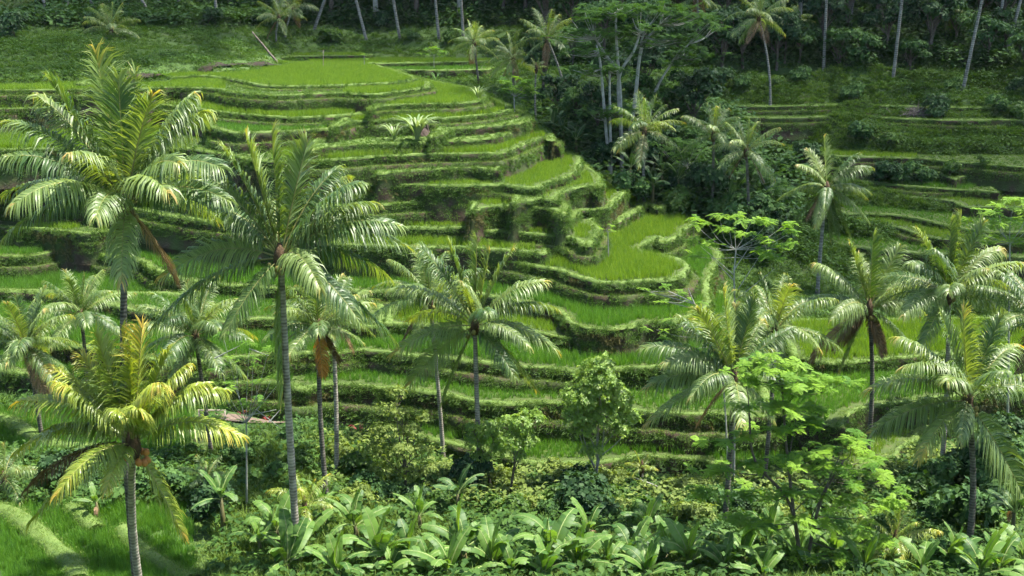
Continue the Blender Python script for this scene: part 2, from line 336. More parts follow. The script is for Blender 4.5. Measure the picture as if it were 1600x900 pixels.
# ------------------------------------------------------------------ terraces: lips traced as level lines (pixel, level)
# name, level below the camera, lip line, rice spans (px ranges), closure lean, look words
TR = [
 ('A13', -8.87, [(120,131),(180,128),(260,122),(320,119),(364,124),(400,132),(440,135),(520,134),(550,133),(628,128),(648,122),(625,113)], [(190,640)], 'broad topmost rice field at the head of the terraced ridge'),
 ('A12', -9.27, [(-90,143),(0,142),(80,141),(186,140),(280,137),(340,140),(356,144),(432,150),(518,146),(592,147),(660,138),(674,135),(662,126)], [(-90,350),(540,690)], 'narrow rice terrace just under the broad topmost field'),
 ('A11', -10.9, [(-90,174),(0,171),(90,168),(180,164),(260,164),(312,171),(345,176),(440,184),(528,181),(575,174),(588,167),(580,160)], [(-90,575)], 'long bright rice terrace on the upper left of the ridge'),
 ('A11R', -10.15, [(575,172),(594,166),(660,163),(720,162),(756,156),(763,150),(745,141)], [(600,760)], 'bright rice terrace under the topmost fields at the right'),
 ('A10', -11.2, [(520,198),(540,193),(556,190),(660,186),(700,185),(740,182),(788,175),(797,169),(778,157)], [(550,800)], 'rice terrace above the brown earth scar and the reed clump'),
 ('A9L', -11.75, [(322,196),(340,202),(368,208),(408,207),(520,201),(545,193),(552,185)], [(340,525)], 'short rice terrace left of the brown earth scar'),
 ('A9', -11.9, [(676,214),(700,206),(712,202),(758,198),(800,194),(824,189),(829,182),(805,170)], [], 'grassy ledge right of the reed clump on the upper ridge'),
 ('A8', -13.4, [(-90,236),(0,234),(100,233),(254,232),(300,233),(340,240),(420,252),(498,251),(592,245),(660,242),(736,240),(776,240),(808,230),(834,220),(850,214),(862,219),(858,206),(842,196)], [(-90,250),(430,930)], 'rice terrace below the reed clump curling up at its right end'),
 ('A7', -15.5, [(-90,264),(0,261),(60,259),(200,262),(300,275),(400,288),(498,291),(560,289),(640,289),(700,291),(780,289),(800,292),(840,294),(858,284),(892,273),(902,262),(908,252),(888,234)], [(-90,200),(420,775),(790,905)], 'rice terrace at mid ridge above a tall dark stepped bank'),
 ('A8b', -12.6, [(470,236),(520,230),(560,226),(640,224),(700,221),(760,217),(792,210),(800,204)], [], 'grassy ledge under the brown earth scar'),
 ('A7c', -14.45, [(590,272),(640,268),(700,264),(740,262),(776,266),(782,258)], [], 'weedy mound between two mid ridge rice terraces'),
 ('A6c', -16.9, [(500,324),(540,322),(620,318),(700,314),(760,309),(800,306),(815,300)], [], 'grassy ledge half way up the tall stepped bank'),
 ('A5b', -19.5, [(520,382),(560,384),(640,386),(740,388),(820,394),(850,398),(860,392)], [(530,850)], 'slim rice ledge at the foot of the long mid ridge terrace'),
 ('A7b', -16.15, [(800,318),(836,310),(866,312),(876,301),(895,295),(924,289),(936,293),(934,276),(912,254)], [(850,940)], 'small rice ledge near the nose of the ridge'),
 ('A6b', -16.8, [(735,330),(770,323),(830,324),(862,327),(878,336),(886,330),(880,318)], [(755,872)], 'rice ledge at mid ridge left of the dark hollow'),
 ('A6d', -17.9, [(876,350),(890,344),(900,334),(910,328),(944,325),(966,309),(974,296),(950,275),(925,258)], [(890,970)], 'rice ledge at the ridge nose over a dark hollow'),
 ('A6', -18.6, [(-90,312),(60,316),(160,322),(320,345),(420,352),(500,354),(560,356),(630,357),(700,356),(760,361),(850,367),(890,373),(912,384),(926,380),(936,362),(928,345),(930,330)], [(-90,140),(380,920)], 'long rice terrace at mid ridge with a pale path along its edge'),
 ('A5', -20.3, [(-90,350),(60,358),(134,364),(170,362),(216,357),(260,362),(320,371),(420,384),(520,392),(640,398),(740,402),(815,412),(870,422),(910,435),(960,443),(1010,440),(1050,437),(1074,428),(1070,412),(1044,400),(1010,394),(1002,387),(1026,371),(1034,380),(1054,374),(1074,357),(1086,346),(1070,334),(1030,316),(985,300)], [(-90,120),(160,1080)], 'wide rice terrace wrapping right around the ridge nose'),
 ('N1', -19.4, [(955,350),(975,338),(992,329),(1012,319),(1028,326),(1042,320),(1024,306),(1000,294)], [(960,1045)], 'small rice plot stepping down behind the ridge nose hollow'),
 ('A4', -22.15, [(-90,398),(40,400),(100,388),(126,388),(180,402),(212,405),(250,426),(300,440),(420,450),(560,456),(700,455),(800,470),(860,482),(880,492),(905,510),(960,515),(1010,506),(1060,500),(1092,490),(1108,470),(1104,445),(1114,420),(1124,400),(1118,380)], [(-90,90),(110,1120)], 'rice terrace with a swooping edge over a dark undercut bank'),
 ('A3c', -23.0, [(-90,450),(60,458),(140,468),(220,488),(330,503),(420,498),(520,503),(585,512),(600,500)], [(-90,580)], 'middle rice terrace crossing right behind the tall nut bearing palm'),
 ('A3b', -23.1, [(600,506),(700,512),(780,515),(840,521),(890,531),(902,526),(905,512)], [(610,900)], 'short rice ledge tucked left of the dark undercut bank'),
 ('A3', -24.0, [(-90,500),(60,528),(140,545),(220,560),(300,566),(380,560),(424,556),(480,552),(520,555),(570,548),(640,556),(740,566),(820,574),(904,580),(972,578),(1060,573),(1112,570),(1152,555),(1168,520),(1152,470)], [(-90,1160)], 'long rice terrace right behind the round crowned tree'),
 ('A2', -25.4, [(-90,560),(60,590),(160,605),(260,600),(340,600),(440,600),(470,608),(506,601),(580,606),(660,612),(740,627),(800,632),(840,629),(890,633),(960,640),(1040,645),(1120,648),(1200,650),(1244,640),(1250,590)], [(-90,455),(480,1240)], 'second lowest rice terrace of the ridge above a dark earth bank'),
 ('A1', -27.6, [(545,660),(600,668),(644,680),(720,697),(800,718),(860,725),(957,722),(1017,715),(1100,722),(1177,742),(1235,735),(1290,705),(1320,685),(1340,650)], [(655,1290)], 'lowest rice terrace of the ridge edged by a pale path'),
 # right valley
 ('V1', -26.9, [(1300,745),(1340,737),(1366,726),(1395,710),(1420,693),(1436,684),(1445,640)], [(1310,1440)], 'steep corner rice plot beside a dark hollow in the right valley'),
 ('V2', -25.2, [(1200,640),(1250,652),(1312,668),(1328,645),(1400,632),(1470,622),(1600,612),(1700,606)], [(1210,1700)], 'bright rice plot under the palms in the right valley'),
 ('V3', -24.4, [(1240,560),(1300,566),(1400,560),(1500,552),(1700,546)], [(1240,1700)], 'upper rice plot behind the palms in the right valley'),
 # right hill
 ('H6', -23.4, [(1190,374),(1250,376),(1306,382),(1400,392),(1480,398),(1700,404)], [(1190,1700)], 'lowest shaded rice terrace of the right hillside'),
 ('H5', -22.5, [(1180,336),(1219,338),(1285,345),(1332,350),(1398,354),(1436,366),(1500,376),(1700,384)], [(1190,1700)], 'shaded terrace crossing behind the tall lone palm trunk'),
 ('H4', -22.0, [(1320,334),(1390,336),(1442,344),(1474,351),(1540,362),(1700,366)], [(1320,1700)], 'fourth shaded rice terrace down the right hillside'),
 ('H3', -20.96, [(1240,298),(1366,301),(1403,306),(1487,315),(1505,322),(1537,324),(1700,326)], [(1250,1700)], 'third shaded rice terrace down the right hillside'),
 ('H2', -20.1, [(1180,280),(1340,284),(1369,286),(1442,293),(1521,298),(1560,302)], [(1200,1520)], 'second shaded rice terrace down the right hillside'),
 ('H2R', -19.2, [(1490,280),(1508,276),(1545,274),(1600,274),(1700,275)], [(1505,1700)], 'short shaded rice terrace at the right border of the hillside'),
 ('H0', -14.45, [(1150,184),(1230,184),(1290,183),(1320,182),(1390,185),(1478,188),(1566,188),(1700,189)], [], 'grassy terrace across the steep right slope'),
 ('Ha', -13.4, [(1110,167),(1150,166),(1250,166),(1320,164),(1387,166),(1478,168),(1574,169),(1700,169)], [], 'grassy terrace with bare earth path below the brushwood heap'),
 ('Hb', -12.1, [(1120,144),(1180,141),(1250,142),(1330,143),(1420,144),(1540,145),(1700,145)], [], 'long grassy ledge above the brushwood heap'),
 ('Hc', -11.0, [(1120,126),(1180,124),(1224,125),(1340,124),(1420,126),(1560,127),(1700,127)], [], 'uppermost grassy terrace at the foot of the forest'),
 ('H1b', -19.0, [(1150,258),(1219,260),(1306,264),(1427,268),(1500,270),(1560,270),(1600,268),(1700,269)], [], 'narrow weedy ledge below the first shaded rice terrace'),
 ('H1', -17.85, [(1150,232),(1219,235),(1306,244),(1427,248),(1456,250),(1524,256),(1600,262),(1700,266)], [(1200,1430)], 'first shaded rice terrace below the steep grass slope'),
 # far terraces behind the top field
 ('B2', -9.5, [(560,112),(588,110),(640,110),(700,110),(760,109)], [(570,760)], 'dim far rice terrace just behind the topmost field'),
 ('B1', -8.95, [(470,101),(528,101),(600,99),(712,97),(770,95)], [(470,770)], 'dim far rice terrace under the dark bank'),
 ('B0', -8.4, [(440,90),(466,88),(538,87),(570,87)], [(450,570)], 'highest and shortest dim far rice terrace'),
]
def inpoly(P, poly):
    x, y = P[:, 0], P[:, 1]
    c = np.zeros(len(P), bool)
    a = poly; b = np.roll(poly, -1, axis=0)
    lo, hi = poly.min(0), poly.max(0)
    s = np.where((x >= lo[0]) & (x <= hi[0]) & (y >= lo[1]) & (y <= hi[1]))[0]
    if not len(s): return c
    for k in range(0, len(s), 4000):
        q = s[k:k + 4000]
        xx = x[q][:, None]; yy = y[q][:, None]
        cr = ((a[None, :, 1] > yy) != (b[None, :, 1] > yy)) & (xx < (b[None, :, 0] - a[None, :, 0]) * (yy - a[None, :, 1]) / (b[None, :, 1] - a[None, :, 1] + 1e-12) + a[None, :, 0])
        c[q] = cr.sum(1) % 2 == 1
    return c
def dist_line(P, L):
    out = np.full(len(P), 1e9)
    a, b = L[:-1], L[1:]
    d = b - a; dd = (d ** 2).sum(1) + 1e-9
    for k in range(0, len(P), 3000):
        p = P[k:k + 3000, None]
        t = np.clip(((p - a) * d).sum(-1) / dd, 0, 1)
        out[k:k + 3000] = np.sqrt((((a + t[..., None] * d) - p) ** 2).sum(-1)).min(1)
    return out

TER = []
for k, (code, lev, lip, rice, words) in enumerate(TR):
    z = lev + H
    line = smooth_line(lip)
    w3 = ONZ(line[:, 0], line[:, 1], z)
    L = resample(w3[:, :2], 0.3)
    jit = 0.35 * fbm(L[:, 0] * 0.45, L[:, 1] * 0.45 + k * 9, 3 + k)
    T = norm(np.gradient(L, axis=0)); N = np.stack([T[:, 1], -T[:, 0]], -1)       # outward (towards the viewer side)
    L = L + N * jit[:, None]
    e = L[-1]; s0 = L[0]
    hill = code[0] in 'HV'
    YB = 152 + 0.37 * k if code[0] in 'AN' else e[1] + 14 + 0.31 * k
    if code[0] in 'AN':
        cl = [(e[0] - 0.8, e[1] + 3.0), (e[0] - 5, e[1] + 14), (e[0] - 22, YB), (s0[0] - 6, YB)]
        if code in ('A9L', 'A3b', 'A3c', 'A8b', 'A7c', 'A6c', 'A5b', 'A6b'): cl = [(e[0] - 1, e[1] + 6), (s0[0], e[1] + 9)]
        if code in ('A7b', 'A6d', 'A9', 'A10', 'A11R', 'N1'): cl = [(e[0] - 1, e[1] + 3), (e[0] - 8, e[1] + 18), (s0[0] + 1, s0[1] + 26)]
        if code == 'A1': cl = [(e[0] - 1, e[1] + 6), (s0[0] - 2, s0[1] + 20)]
        if lip[0][0] < 0 and code not in ('A13', 'A3c'): cl += [(s0[0] - 30, YB), (s0[0] - 30, s0[1] - 0.5)]
    elif code[0] == 'V':
        cl = [(e[0] + 1, e[1] + 8), (s0[0] + 1, s0[1] + 9)]
    else:
        cl = [(e[0] + 1, e[1] + 5), (e[0] + 1, YB), (s0[0] - 1, s0[1] + 13)]
    cl = np.array(cl, float)
    side = resample(np.concatenate([[e], cl[:2]]), 0.5)[1:]
    poly = np.concatenate([L, cl])
    lf = cl[-1] - s0; lfl = np.linalg.norm(lf)
    lead = resample(np.array([s0 + lf * min(1.0, 7.0 / lfl), s0]), 0.5)[:-1] if s0[0] > -60 else np.zeros((0, 2))
    TER.append(dict(code=code, z=z, L=L, lead=lead, side=side, poly=poly, rice=rice, words=words, k=k, N=N))

# ------------------------------------------------------------------ base ground
CTRL = [  # px, py, Y, drop
 (-100,900,41,0),(100,905,41,0),(300,905,42,0),(600,905,43,0),(900,905,43,0),(1200,905,43,0),(1500,905,43,0),(1700,905,43,0),
 (-100,800,48,0),(100,800,48,0),(250,800,49,0),(420,840,47,0),(600,850,47,0),(850,850,47,0),(1100,850,47.5,0),(1400,850,47.5,0),(1650,850,47.5,0),
 (-60,700,59,0),(60,690,60,0),(200,700,60,0),(350,740,56,0),(-80,620,66,0),(60,620,66.5,0),(200,650,64,0),(330,660,63,0),(450,660,63,0),(540,668,62.5,0),
 (430,770,53,0),(560,790,53.5,0),(700,795,54,0),(850,795,54,0),(1000,795,54,0),(1150,795,54.5,0),(1300,800,54,0),(1450,800,53.5,0),(1600,800,53,0),
 (600,740,58,0),(750,750,58.5,0),(900,750,59,0),(1050,750,59,0),(1200,770,58,0),(1320,760,58,0),
 (1480,720,60,0),(1600,720,59,0),(1500,660,66,1.5),(1600,640,68,1.5),(1400,600,72,2),(1560,560,78,2.0),(1300,520,82,0.5),(1450,500,86,1),(1650,480,88,1),
 (1180,480,86,0),(1200,440,92,0.5),(1320,430,96,1),(1450,430,97,1),(1600,425,98,1),
 (1130,380,97,1),(1160,350,101,0),(1260,360,104,0.5),(1400,370,105,0.6),(1560,370,106,0.5),
 (1100,310,105,0),(1180,300,110,0.8),(1300,310,113,0.6),(1450,315,113,0.6),(1620,310,115,0.6),
 (1020,295,105,0),(950,262,109,0.5),(890,222,112,0.5),(840,190,117,0.5),(1080,260,112,0),(1150,240,117,0.5),
 (1250,260,119,0.6),(1400,262,121,0.6),(1560,265,122,0.5),(1000,220,117,0),(930,190,120,0),(1100,200,124,0),(1250,205,128,0.6),(1400,208,128,0.6),(1580,205,128,0.6),
 (800,150,128,0.5),(900,140,132,0),(1050,150,132,0),(1200,150,136,0.8),(1400,150,137,0.6),(1580,150,137,0.6),
 (790,110,146,0.5),(950,100,146,0),(1150,100,147,0),(1350,95,148,0),(1580,105,147,0),
 (700,75,163,0),(900,60,162,0),(1150,55,162,0),(1400,50,163,0),(1650,60,163,0),(850,15,178,0),(1200,10,178,0),(1600,10,178,0),
 (660,100,150,1.0),(560,92,154,0.8),(480,84,160,0.5),(450,98,150,0.3),(432,103,140,0),(330,110,128.5,0),(250,120,120,0),(180,127,117,0),(60,132,116,0),(-80,137,115,0),(-160,140,114,0),(330,95,137,0),(250,100,128,0),(150,105,124,0),(30,110,122,0),(-90,112,121,0),
 (380,70,153,0),(240,75,141,0),(100,75,137,0),(-60,75,135,0),(330,30,163,0),(180,35,158,0),(40,30,157,0),(-100,30,156,0),(470,60,163,0),(600,55,170,0),(520,20,178,0),(330,-5,182,0),(100,-5,180,0),(-100,-5,180,0),(650,10,180,0),
]
C3 = np.array([AT(a, b, Y) - np.array([0, 0, d]) for a, b, Y, d in CTRL])
for t in TER:                       # keep the base under the terraces
    if t['code'][0] in 'AN':
        Ls = t['L'][::40]
        C3 = np.concatenate([C3, np.column_stack([Ls[:, 0], Ls[:, 1] + 2.5, np.full(len(Ls), t['z'] - 3.0)])])
EX = [(-60,0,H-4),(-25,0,H-2.6),(0,-4,H-2.0),(25,0,H-2.6),(60,0,H-4),(0,12,H-8.8),(0,25,H-16.2),(-30,22,H-15.5),(30,22,H-15.5),(-60,25,H-14),(60,25,H-14),(-80,60,H-20),(80,60,H-20),
      (-110,100,H-10),(110,100,H-14),(-110,150,H-2),(110,150,H-5),(-60,210,H+10),(0,210,H+8),(60,210,H+10),(-130,220,H+18),(130,220,H+18),(-90,300,H+42),(0,300,H+40),(90,300,H+42),(160,300,H+45),(-160,300,H+45),(0,420,H+70),(150,420,H+75),(-150,420,H+75),(-170,60,H-8),(170,60,H-10),(-170,0,H-2),(170,0,H-2)]
C3 = np.concatenate([C3, np.array(EX, float)])
def _rbf_fit(C):
    d = np.sqrt(((C[:, None, :2] - C[None, :, :2]) ** 2).sum(-1))
    n = len(C); A = np.zeros((n + 3, n + 3)); A[:n, :n] = d - 0.35 * np.eye(n)
    A[:n, n] = 1; A[:n, n + 1:] = C[:, :2]; A[n, :n] = 1; A[n + 1:, :n] = C[:, :2].T
    return np.linalg.solve(A, np.concatenate([C[:, 2], [0, 0, 0]]))
_W = _rbf_fit(C3)
def base_raw(P):
    out = np.empty(len(P)); n = len(C3)
    for k in range(0, len(P), 4000):
        q = P[k:k + 4000]
        d = np.sqrt(((q[:, None] - C3[None, :, :2]) ** 2).sum(-1))
        out[k:k + 4000] = d @ _W[:n] + _W[n] + q @ _W[n + 1:]
    return out
def base(P):
    P = np.atleast_2d(np.asarray(P, float))[:, :2]
    x, y = P[:, 0], P[:, 1]
    a = np.clip((y - 30) / 30, 0.15, 1)
    z0 = base_raw(P)
    # old grassy steps worn into the hillsides
    st = 1.45 + 0 * z0
    q = z0 / st + 0.35 * fbm(x * 0.045, y * 0.045, 15); fl = np.floor(q); fr = q - fl
    sm = np.clip((fr - 0.62) / 0.38, 0, 1); sm = sm * sm * (3 - 2 * sm)
    zt = z0 + (fl + 0.25 * fr + 0.75 * sm - q) * st
    wr = np.clip((x - 16) / 8, 0, 1) * np.clip((y - 116) / 6, 0, 1) * np.clip((156 - y) / 8, 0, 1)
    wl = 0.45 * np.clip((y - 140) / 6, 0, 1) * np.clip((175 - y) / 8, 0, 1) * np.clip((12 - x) / 6, 0, 1)
    z0 = z0 + (zt - z0) * np.clip(wr + wl, 0, 0.9)
    z0 = z0 + a * (0.55 * fbm(x * 0.11, y * 0.11, 5) + 0.22 * fbm(x * 0.5, y * 0.5, 8))
    for t_ in TER:
        if t_['code'][0] in 'HBV':
            m_ = np.where(inpoly(P, t_['poly']))[0]
            if len(m_):
                d_ = dist_line(P[m_], t_['L'][::3])
                w_ = (3.6 if t_['code'] not in ('H0', 'Ha', 'Hb', 'Hc') else 1.8) if t_['code'][0] != 'V' else 8.0
                z0[m_] = np.minimum(z0[m_], t_['z'] - 0.35 + 0.85 * np.maximum(0, d_ - w_))
    return z0
def top_index(P):
    idx = np.full(len(P), -1); zt = np.full(len(P), -1e9)
    for i, t in enumerate(TER):
        ins = inpoly(P, t['poly']) & (t['z'] > zt)
        idx[ins] = i; zt[ins] = t['z']
    return idx, zt
def surf(P):
    P = np.atleast_2d(np.asarray(P, float))[:, :2]
    return np.maximum(base(P), top_index(P)[1])

xs = np.concatenate([np.linspace(-190, -62, 40, endpoint=False), np.linspace(-62, 70, 250), np.linspace(72, 190, 40)])
ys = np.concatenate([np.linspace(-30, 34, 30, endpoint=False), np.linspace(34, 190, 300), np.linspace(192, 430, 40)])
gx, gy = np.meshgrid(xs, ys)
GP = np.stack([gx.ravel(), gy.ravel()], -1)
gz = base(GP)
nx, ny = len(xs), len(ys)
ii = (np.arange(ny - 1)[:, None] * nx + np.arange(nx - 1)[None]).ravel()
GQ = np.stack([ii, ii + 1, ii + nx + 1, ii + nx], -1)
g = link('ground', mk_mesh('ground', np.column_stack([GP, gz]), [GQ], [M['ground']], smooth=True))
tag(g, 'green valley floor and hillsides around the terraced ridge', 'ground', kind='structure')

# ------------------------------------------------------------------ scatter of tufts (stuff)
def blades(n, h, spread, wid, lean, seed, seg=2, tint=(0.2, 1.0), out=None):
    r = np.random.default_rng(seed); mb = MB()
    for i in range(n):
        b = np.array([r.normal(0, spread), r.normal(0, spread), 0])
        a = r.uniform(0, 2 * math.pi); hh = h * r.uniform(0.65, 1.15); ln = lean * r.uniform(0.3, 1.3) * hh
        d = np.array([math.cos(a), math.sin(a), 0]); sd = np.array([-d[1], d[0], 0])
        if out is not None: d = norm(d * 0.6 + np.array(out, float))
        pts = [b + d * ln * (q ** 2) + np.array([0, 0, hh * (q - 0.25 * q * q * lean)]) for q in np.linspace(0, 1, seg + 1)]
        ww = wid * np.array([0.8, 1.0, 0.7, 0.5])[:seg + 1]
        V = []
        for j, p in enumerate(pts[:-1]): V += [p - sd * ww[j] / 2, p + sd * ww[j] / 2]
        V.append(pts[-1])
        Q = [[2 * j, 2 * j + 1, 2 * j + 3, 2 * j + 2] for j in range(seg - 1)]
        mb.add(V, [[2 * seg - 2, 2 * seg - 1, 2 * seg]], Q, 0, r.uniform(*tint))
    return mb
def patch(nt_, size, **kw):
    r = np.random.default_rng(kw['seed']); mb = MB()
    for i in range(nt_):
        kk = dict(kw); kk['seed'] = kw['seed'] * 100 + i
        m = blades(**kk); off = np.array([r.uniform(-size, size), r.uniform(-size, size), 0])
        base_n = 0
        for V, A in zip(m.V, m.A): mb.V.append(V + off); mb.A.append(A)
        for T in m.T: mb.T.append(T + mb.n); mb.tm.append(np.zeros(len(T)))
        for Q in m.Q: mb.Q.append(Q + mb.n); mb.qm.append(np.zeros(len(Q)))
        mb.n += m.n
    return mb
def proto(mb, name, mats):
    return bpy.data.objects.new(name, mb.mesh(name, mats))
M['bankgrass'] = leaf_mat('bank_grass_blade', (0.035, 0.085, 0.014), (0.10, 0.175, 0.03), (0.17, 0.16, 0.06), 0.6, 0.4, (1.4, 1.4, 0.6), 0.15, 0.6)
M['rice2'] = leaf_mat('rice_leaf_deep', (0.042, 0.13, 0.016), (0.105, 0.23, 0.026), (0.25, 0.28, 0.05), 0.55, 0.4, (1.5, 1.45, 0.5), 0.25, 0.6)
M['bundgrass'] = leaf_mat('bund_grass_blade', (0.075, 0.14, 0.025), (0.15, 0.23, 0.05), (0.26, 0.24, 0.1), 0.6, 0.35, (1.4, 1.35, 0.6), 0.15, 0.5)
PR = {
 'rice': [proto(patch(7, 0.22, n=5, h=0.52, spread=0.05, wid=0.045, lean=0.35, seed=11 + s, seg=1), 'rice_clump', [M['rice']]) for s in range(3)],
 'rice2': [proto(patch(7, 0.22, n=5, h=0.56, spread=0.05, wid=0.045, lean=0.35, seed=15 + s, seg=1), 'rice_clump_deep', [M['rice2']]) for s in range(3)],
 'short': [proto(patch(6, 0.2, n=4, h=0.11, spread=0.08, wid=0.04, lean=0.9, seed=31 + s, seg=1, tint=(0.2, 1.3)), 'grass_tuft', [M['bundgrass']]) for s in range(3)],
 'bankg': [proto(patch(5, 0.2, n=5, h=0.21, spread=0.08, wid=0.035, lean=1.1, seed=51 + s, tint=(0.0, 1.0)), 'bank_tuft', [M['bankgrass']]) for s in range(3)],
 'dryg': [proto(patch(4, 0.18, n=5, h=0.28, spread=0.06, wid=0.035, lean=0.9, seed=71 + s, tint=(0.0, 1.0)), 'dry_tuft', [M['drygrass']]) for s in range(2)],
 'long': [proto(patch(4, 0.22, n=6, h=0.6, spread=0.08, wid=0.04, lean=0.6, seed=91 + s, tint=(0.0, 1.1)), 'long_tuft', [M['grass']]) for s in range(3)],
}
def leafclump(seed, n=18, size=0.24, hgt=0.5, spread=0.35):
    r = np.random.default_rng(seed); mb = MB()
    for i in range(n):
        p = np.array([r.normal(0, spread), r.normal(0, spread), r.uniform(0.05, hgt)])
        a = r.uniform(0, 6.28); d = norm(np.array([math.cos(a), math.sin(a), r.uniform(-0.4, 0.5)])); s = norm(np.cross(d, [0, 0, 1])); l = size * r.uniform(0.6, 1.4)
        up = np.cross(s, d)
        V = [p, p + d * l * 0.5 + s * l * 0.3 + up * 0.03, p + d * l, p + d * l * 0.5 - s * l * 0.3 + up * 0.03]
        mb.add(V, [[0, 1, 2], [0, 2, 3]], None, 0, r.uniform(0, 1))
    return mb
PR['weed'] = [proto(leafclump(111 + s), 'weed_clump', [M['weed']]) for s in range(4)]
PR['fern'] = [proto(leafclump(131 + s, 24, 0.4, 0.9, 0.5), 'leafy_clump', [M['weed']]) for s in range(3)]
PR['fernd'] = [proto(leafclump(151 + s, 24, 0.4, 1.0, 0.55), 'leafy_clump_dark', [M['forest']]) for s in range(3)]
PR['weedo'] = [proto(leafclump(171 + s, 24, 0.22, 0.8, 0.45), 'olive_clump', [M['broad_ol']]) for s in range(3)]

def scatter(name, P, rot, scl, kind, parent=None, label=None, cat=None):
    if len(P) == 0: return None
    me = bpy.data.meshes.new(name)
    me.vertices.add(len(P)); me.vertices.foreach_set('co', np.asarray(P, np.float32).ravel())
    a = me.attributes.new('rot', 'FLOAT_VECTOR', 'POINT'); a.data.foreach_set('vector', np.asarray(rot, np.float32).ravel())
    a = me.attributes.new('scl', 'FLOAT', 'POINT'); a.data.foreach_set('value', np.asarray(scl, np.float32))
    a = me.attributes.new('pick', 'INT', 'POINT'); a.data.foreach_set('value', rng.integers(0, len(PR[kind]), len(P)).astype(np.int32))
    o = link(name, me, parent)
    key = 'scatter_' + kind
    ng = bpy.data.node_groups.get(key)
    if ng is None:
        ng = bpy.data.node_groups.new(key, 'GeometryNodeTree')
        ng.interface.new_socket('Geometry', in_out='INPUT', socket_type='NodeSocketGeometry')
        ng.interface.new_socket('Geometry', in_out='OUTPUT', socket_type='NodeSocketGeometry')
        gi = ng.nodes.new('NodeGroupInput'); go = ng.nodes.new('NodeGroupOutput')
        iop = ng.nodes.new('GeometryNodeInstanceOnPoints')
        jn = ng.nodes.new('GeometryNodeJoinGeometry')
        for ob in PR[kind]:
            oi = ng.nodes.new('GeometryNodeObjectInfo'); oi.inputs['Object'].default_value = ob; oi.inputs['As Instance'].default_value = True
            ng.links.new(oi.outputs['Geometry'], jn.inputs[0])
        def na(nm, ty):
            n = ng.nodes.new('GeometryNodeInputNamedAttribute'); n.data_type = ty; n.inputs['Name'].default_value = nm
            return n.outputs['Attribute']
        ng.links.new(gi.outputs[0], iop.inputs['Points']); ng.links.new(jn.outputs[0], iop.inputs['Instance'])
        iop.inputs['Pick Instance'].default_value = True
        ng.links.new(na('pick', 'INT'), iop.inputs['Instance Index'])
        ng.links.new(na('rot', 'FLOAT_VECTOR'), iop.inputs['Rotation'])
        ng.links.new(na('scl', 'FLOAT'), iop.inputs['Scale'])
        ng.links.new(iop.outputs[0], go.inputs[0])
    md = o.modifiers.new('scatter', 'NODES'); md.node_group = ng
    return tag(o, label, cat, None, 'stuff')
def zrot(n, tilt=0.12):
    return np.column_stack([rng.normal(0, tilt, n), rng.normal(0, tilt, n), rng.uniform(0, 6.28, n)])
def lean_rot(N2, tilt):
    """euler that leans local +Z by tilt towards the outward direction N2 (n,2)"""
    a = np.arctan2(N2[:, 1], N2[:, 0])
    return np.column_stack([np.zeros(len(a)), tilt, a])

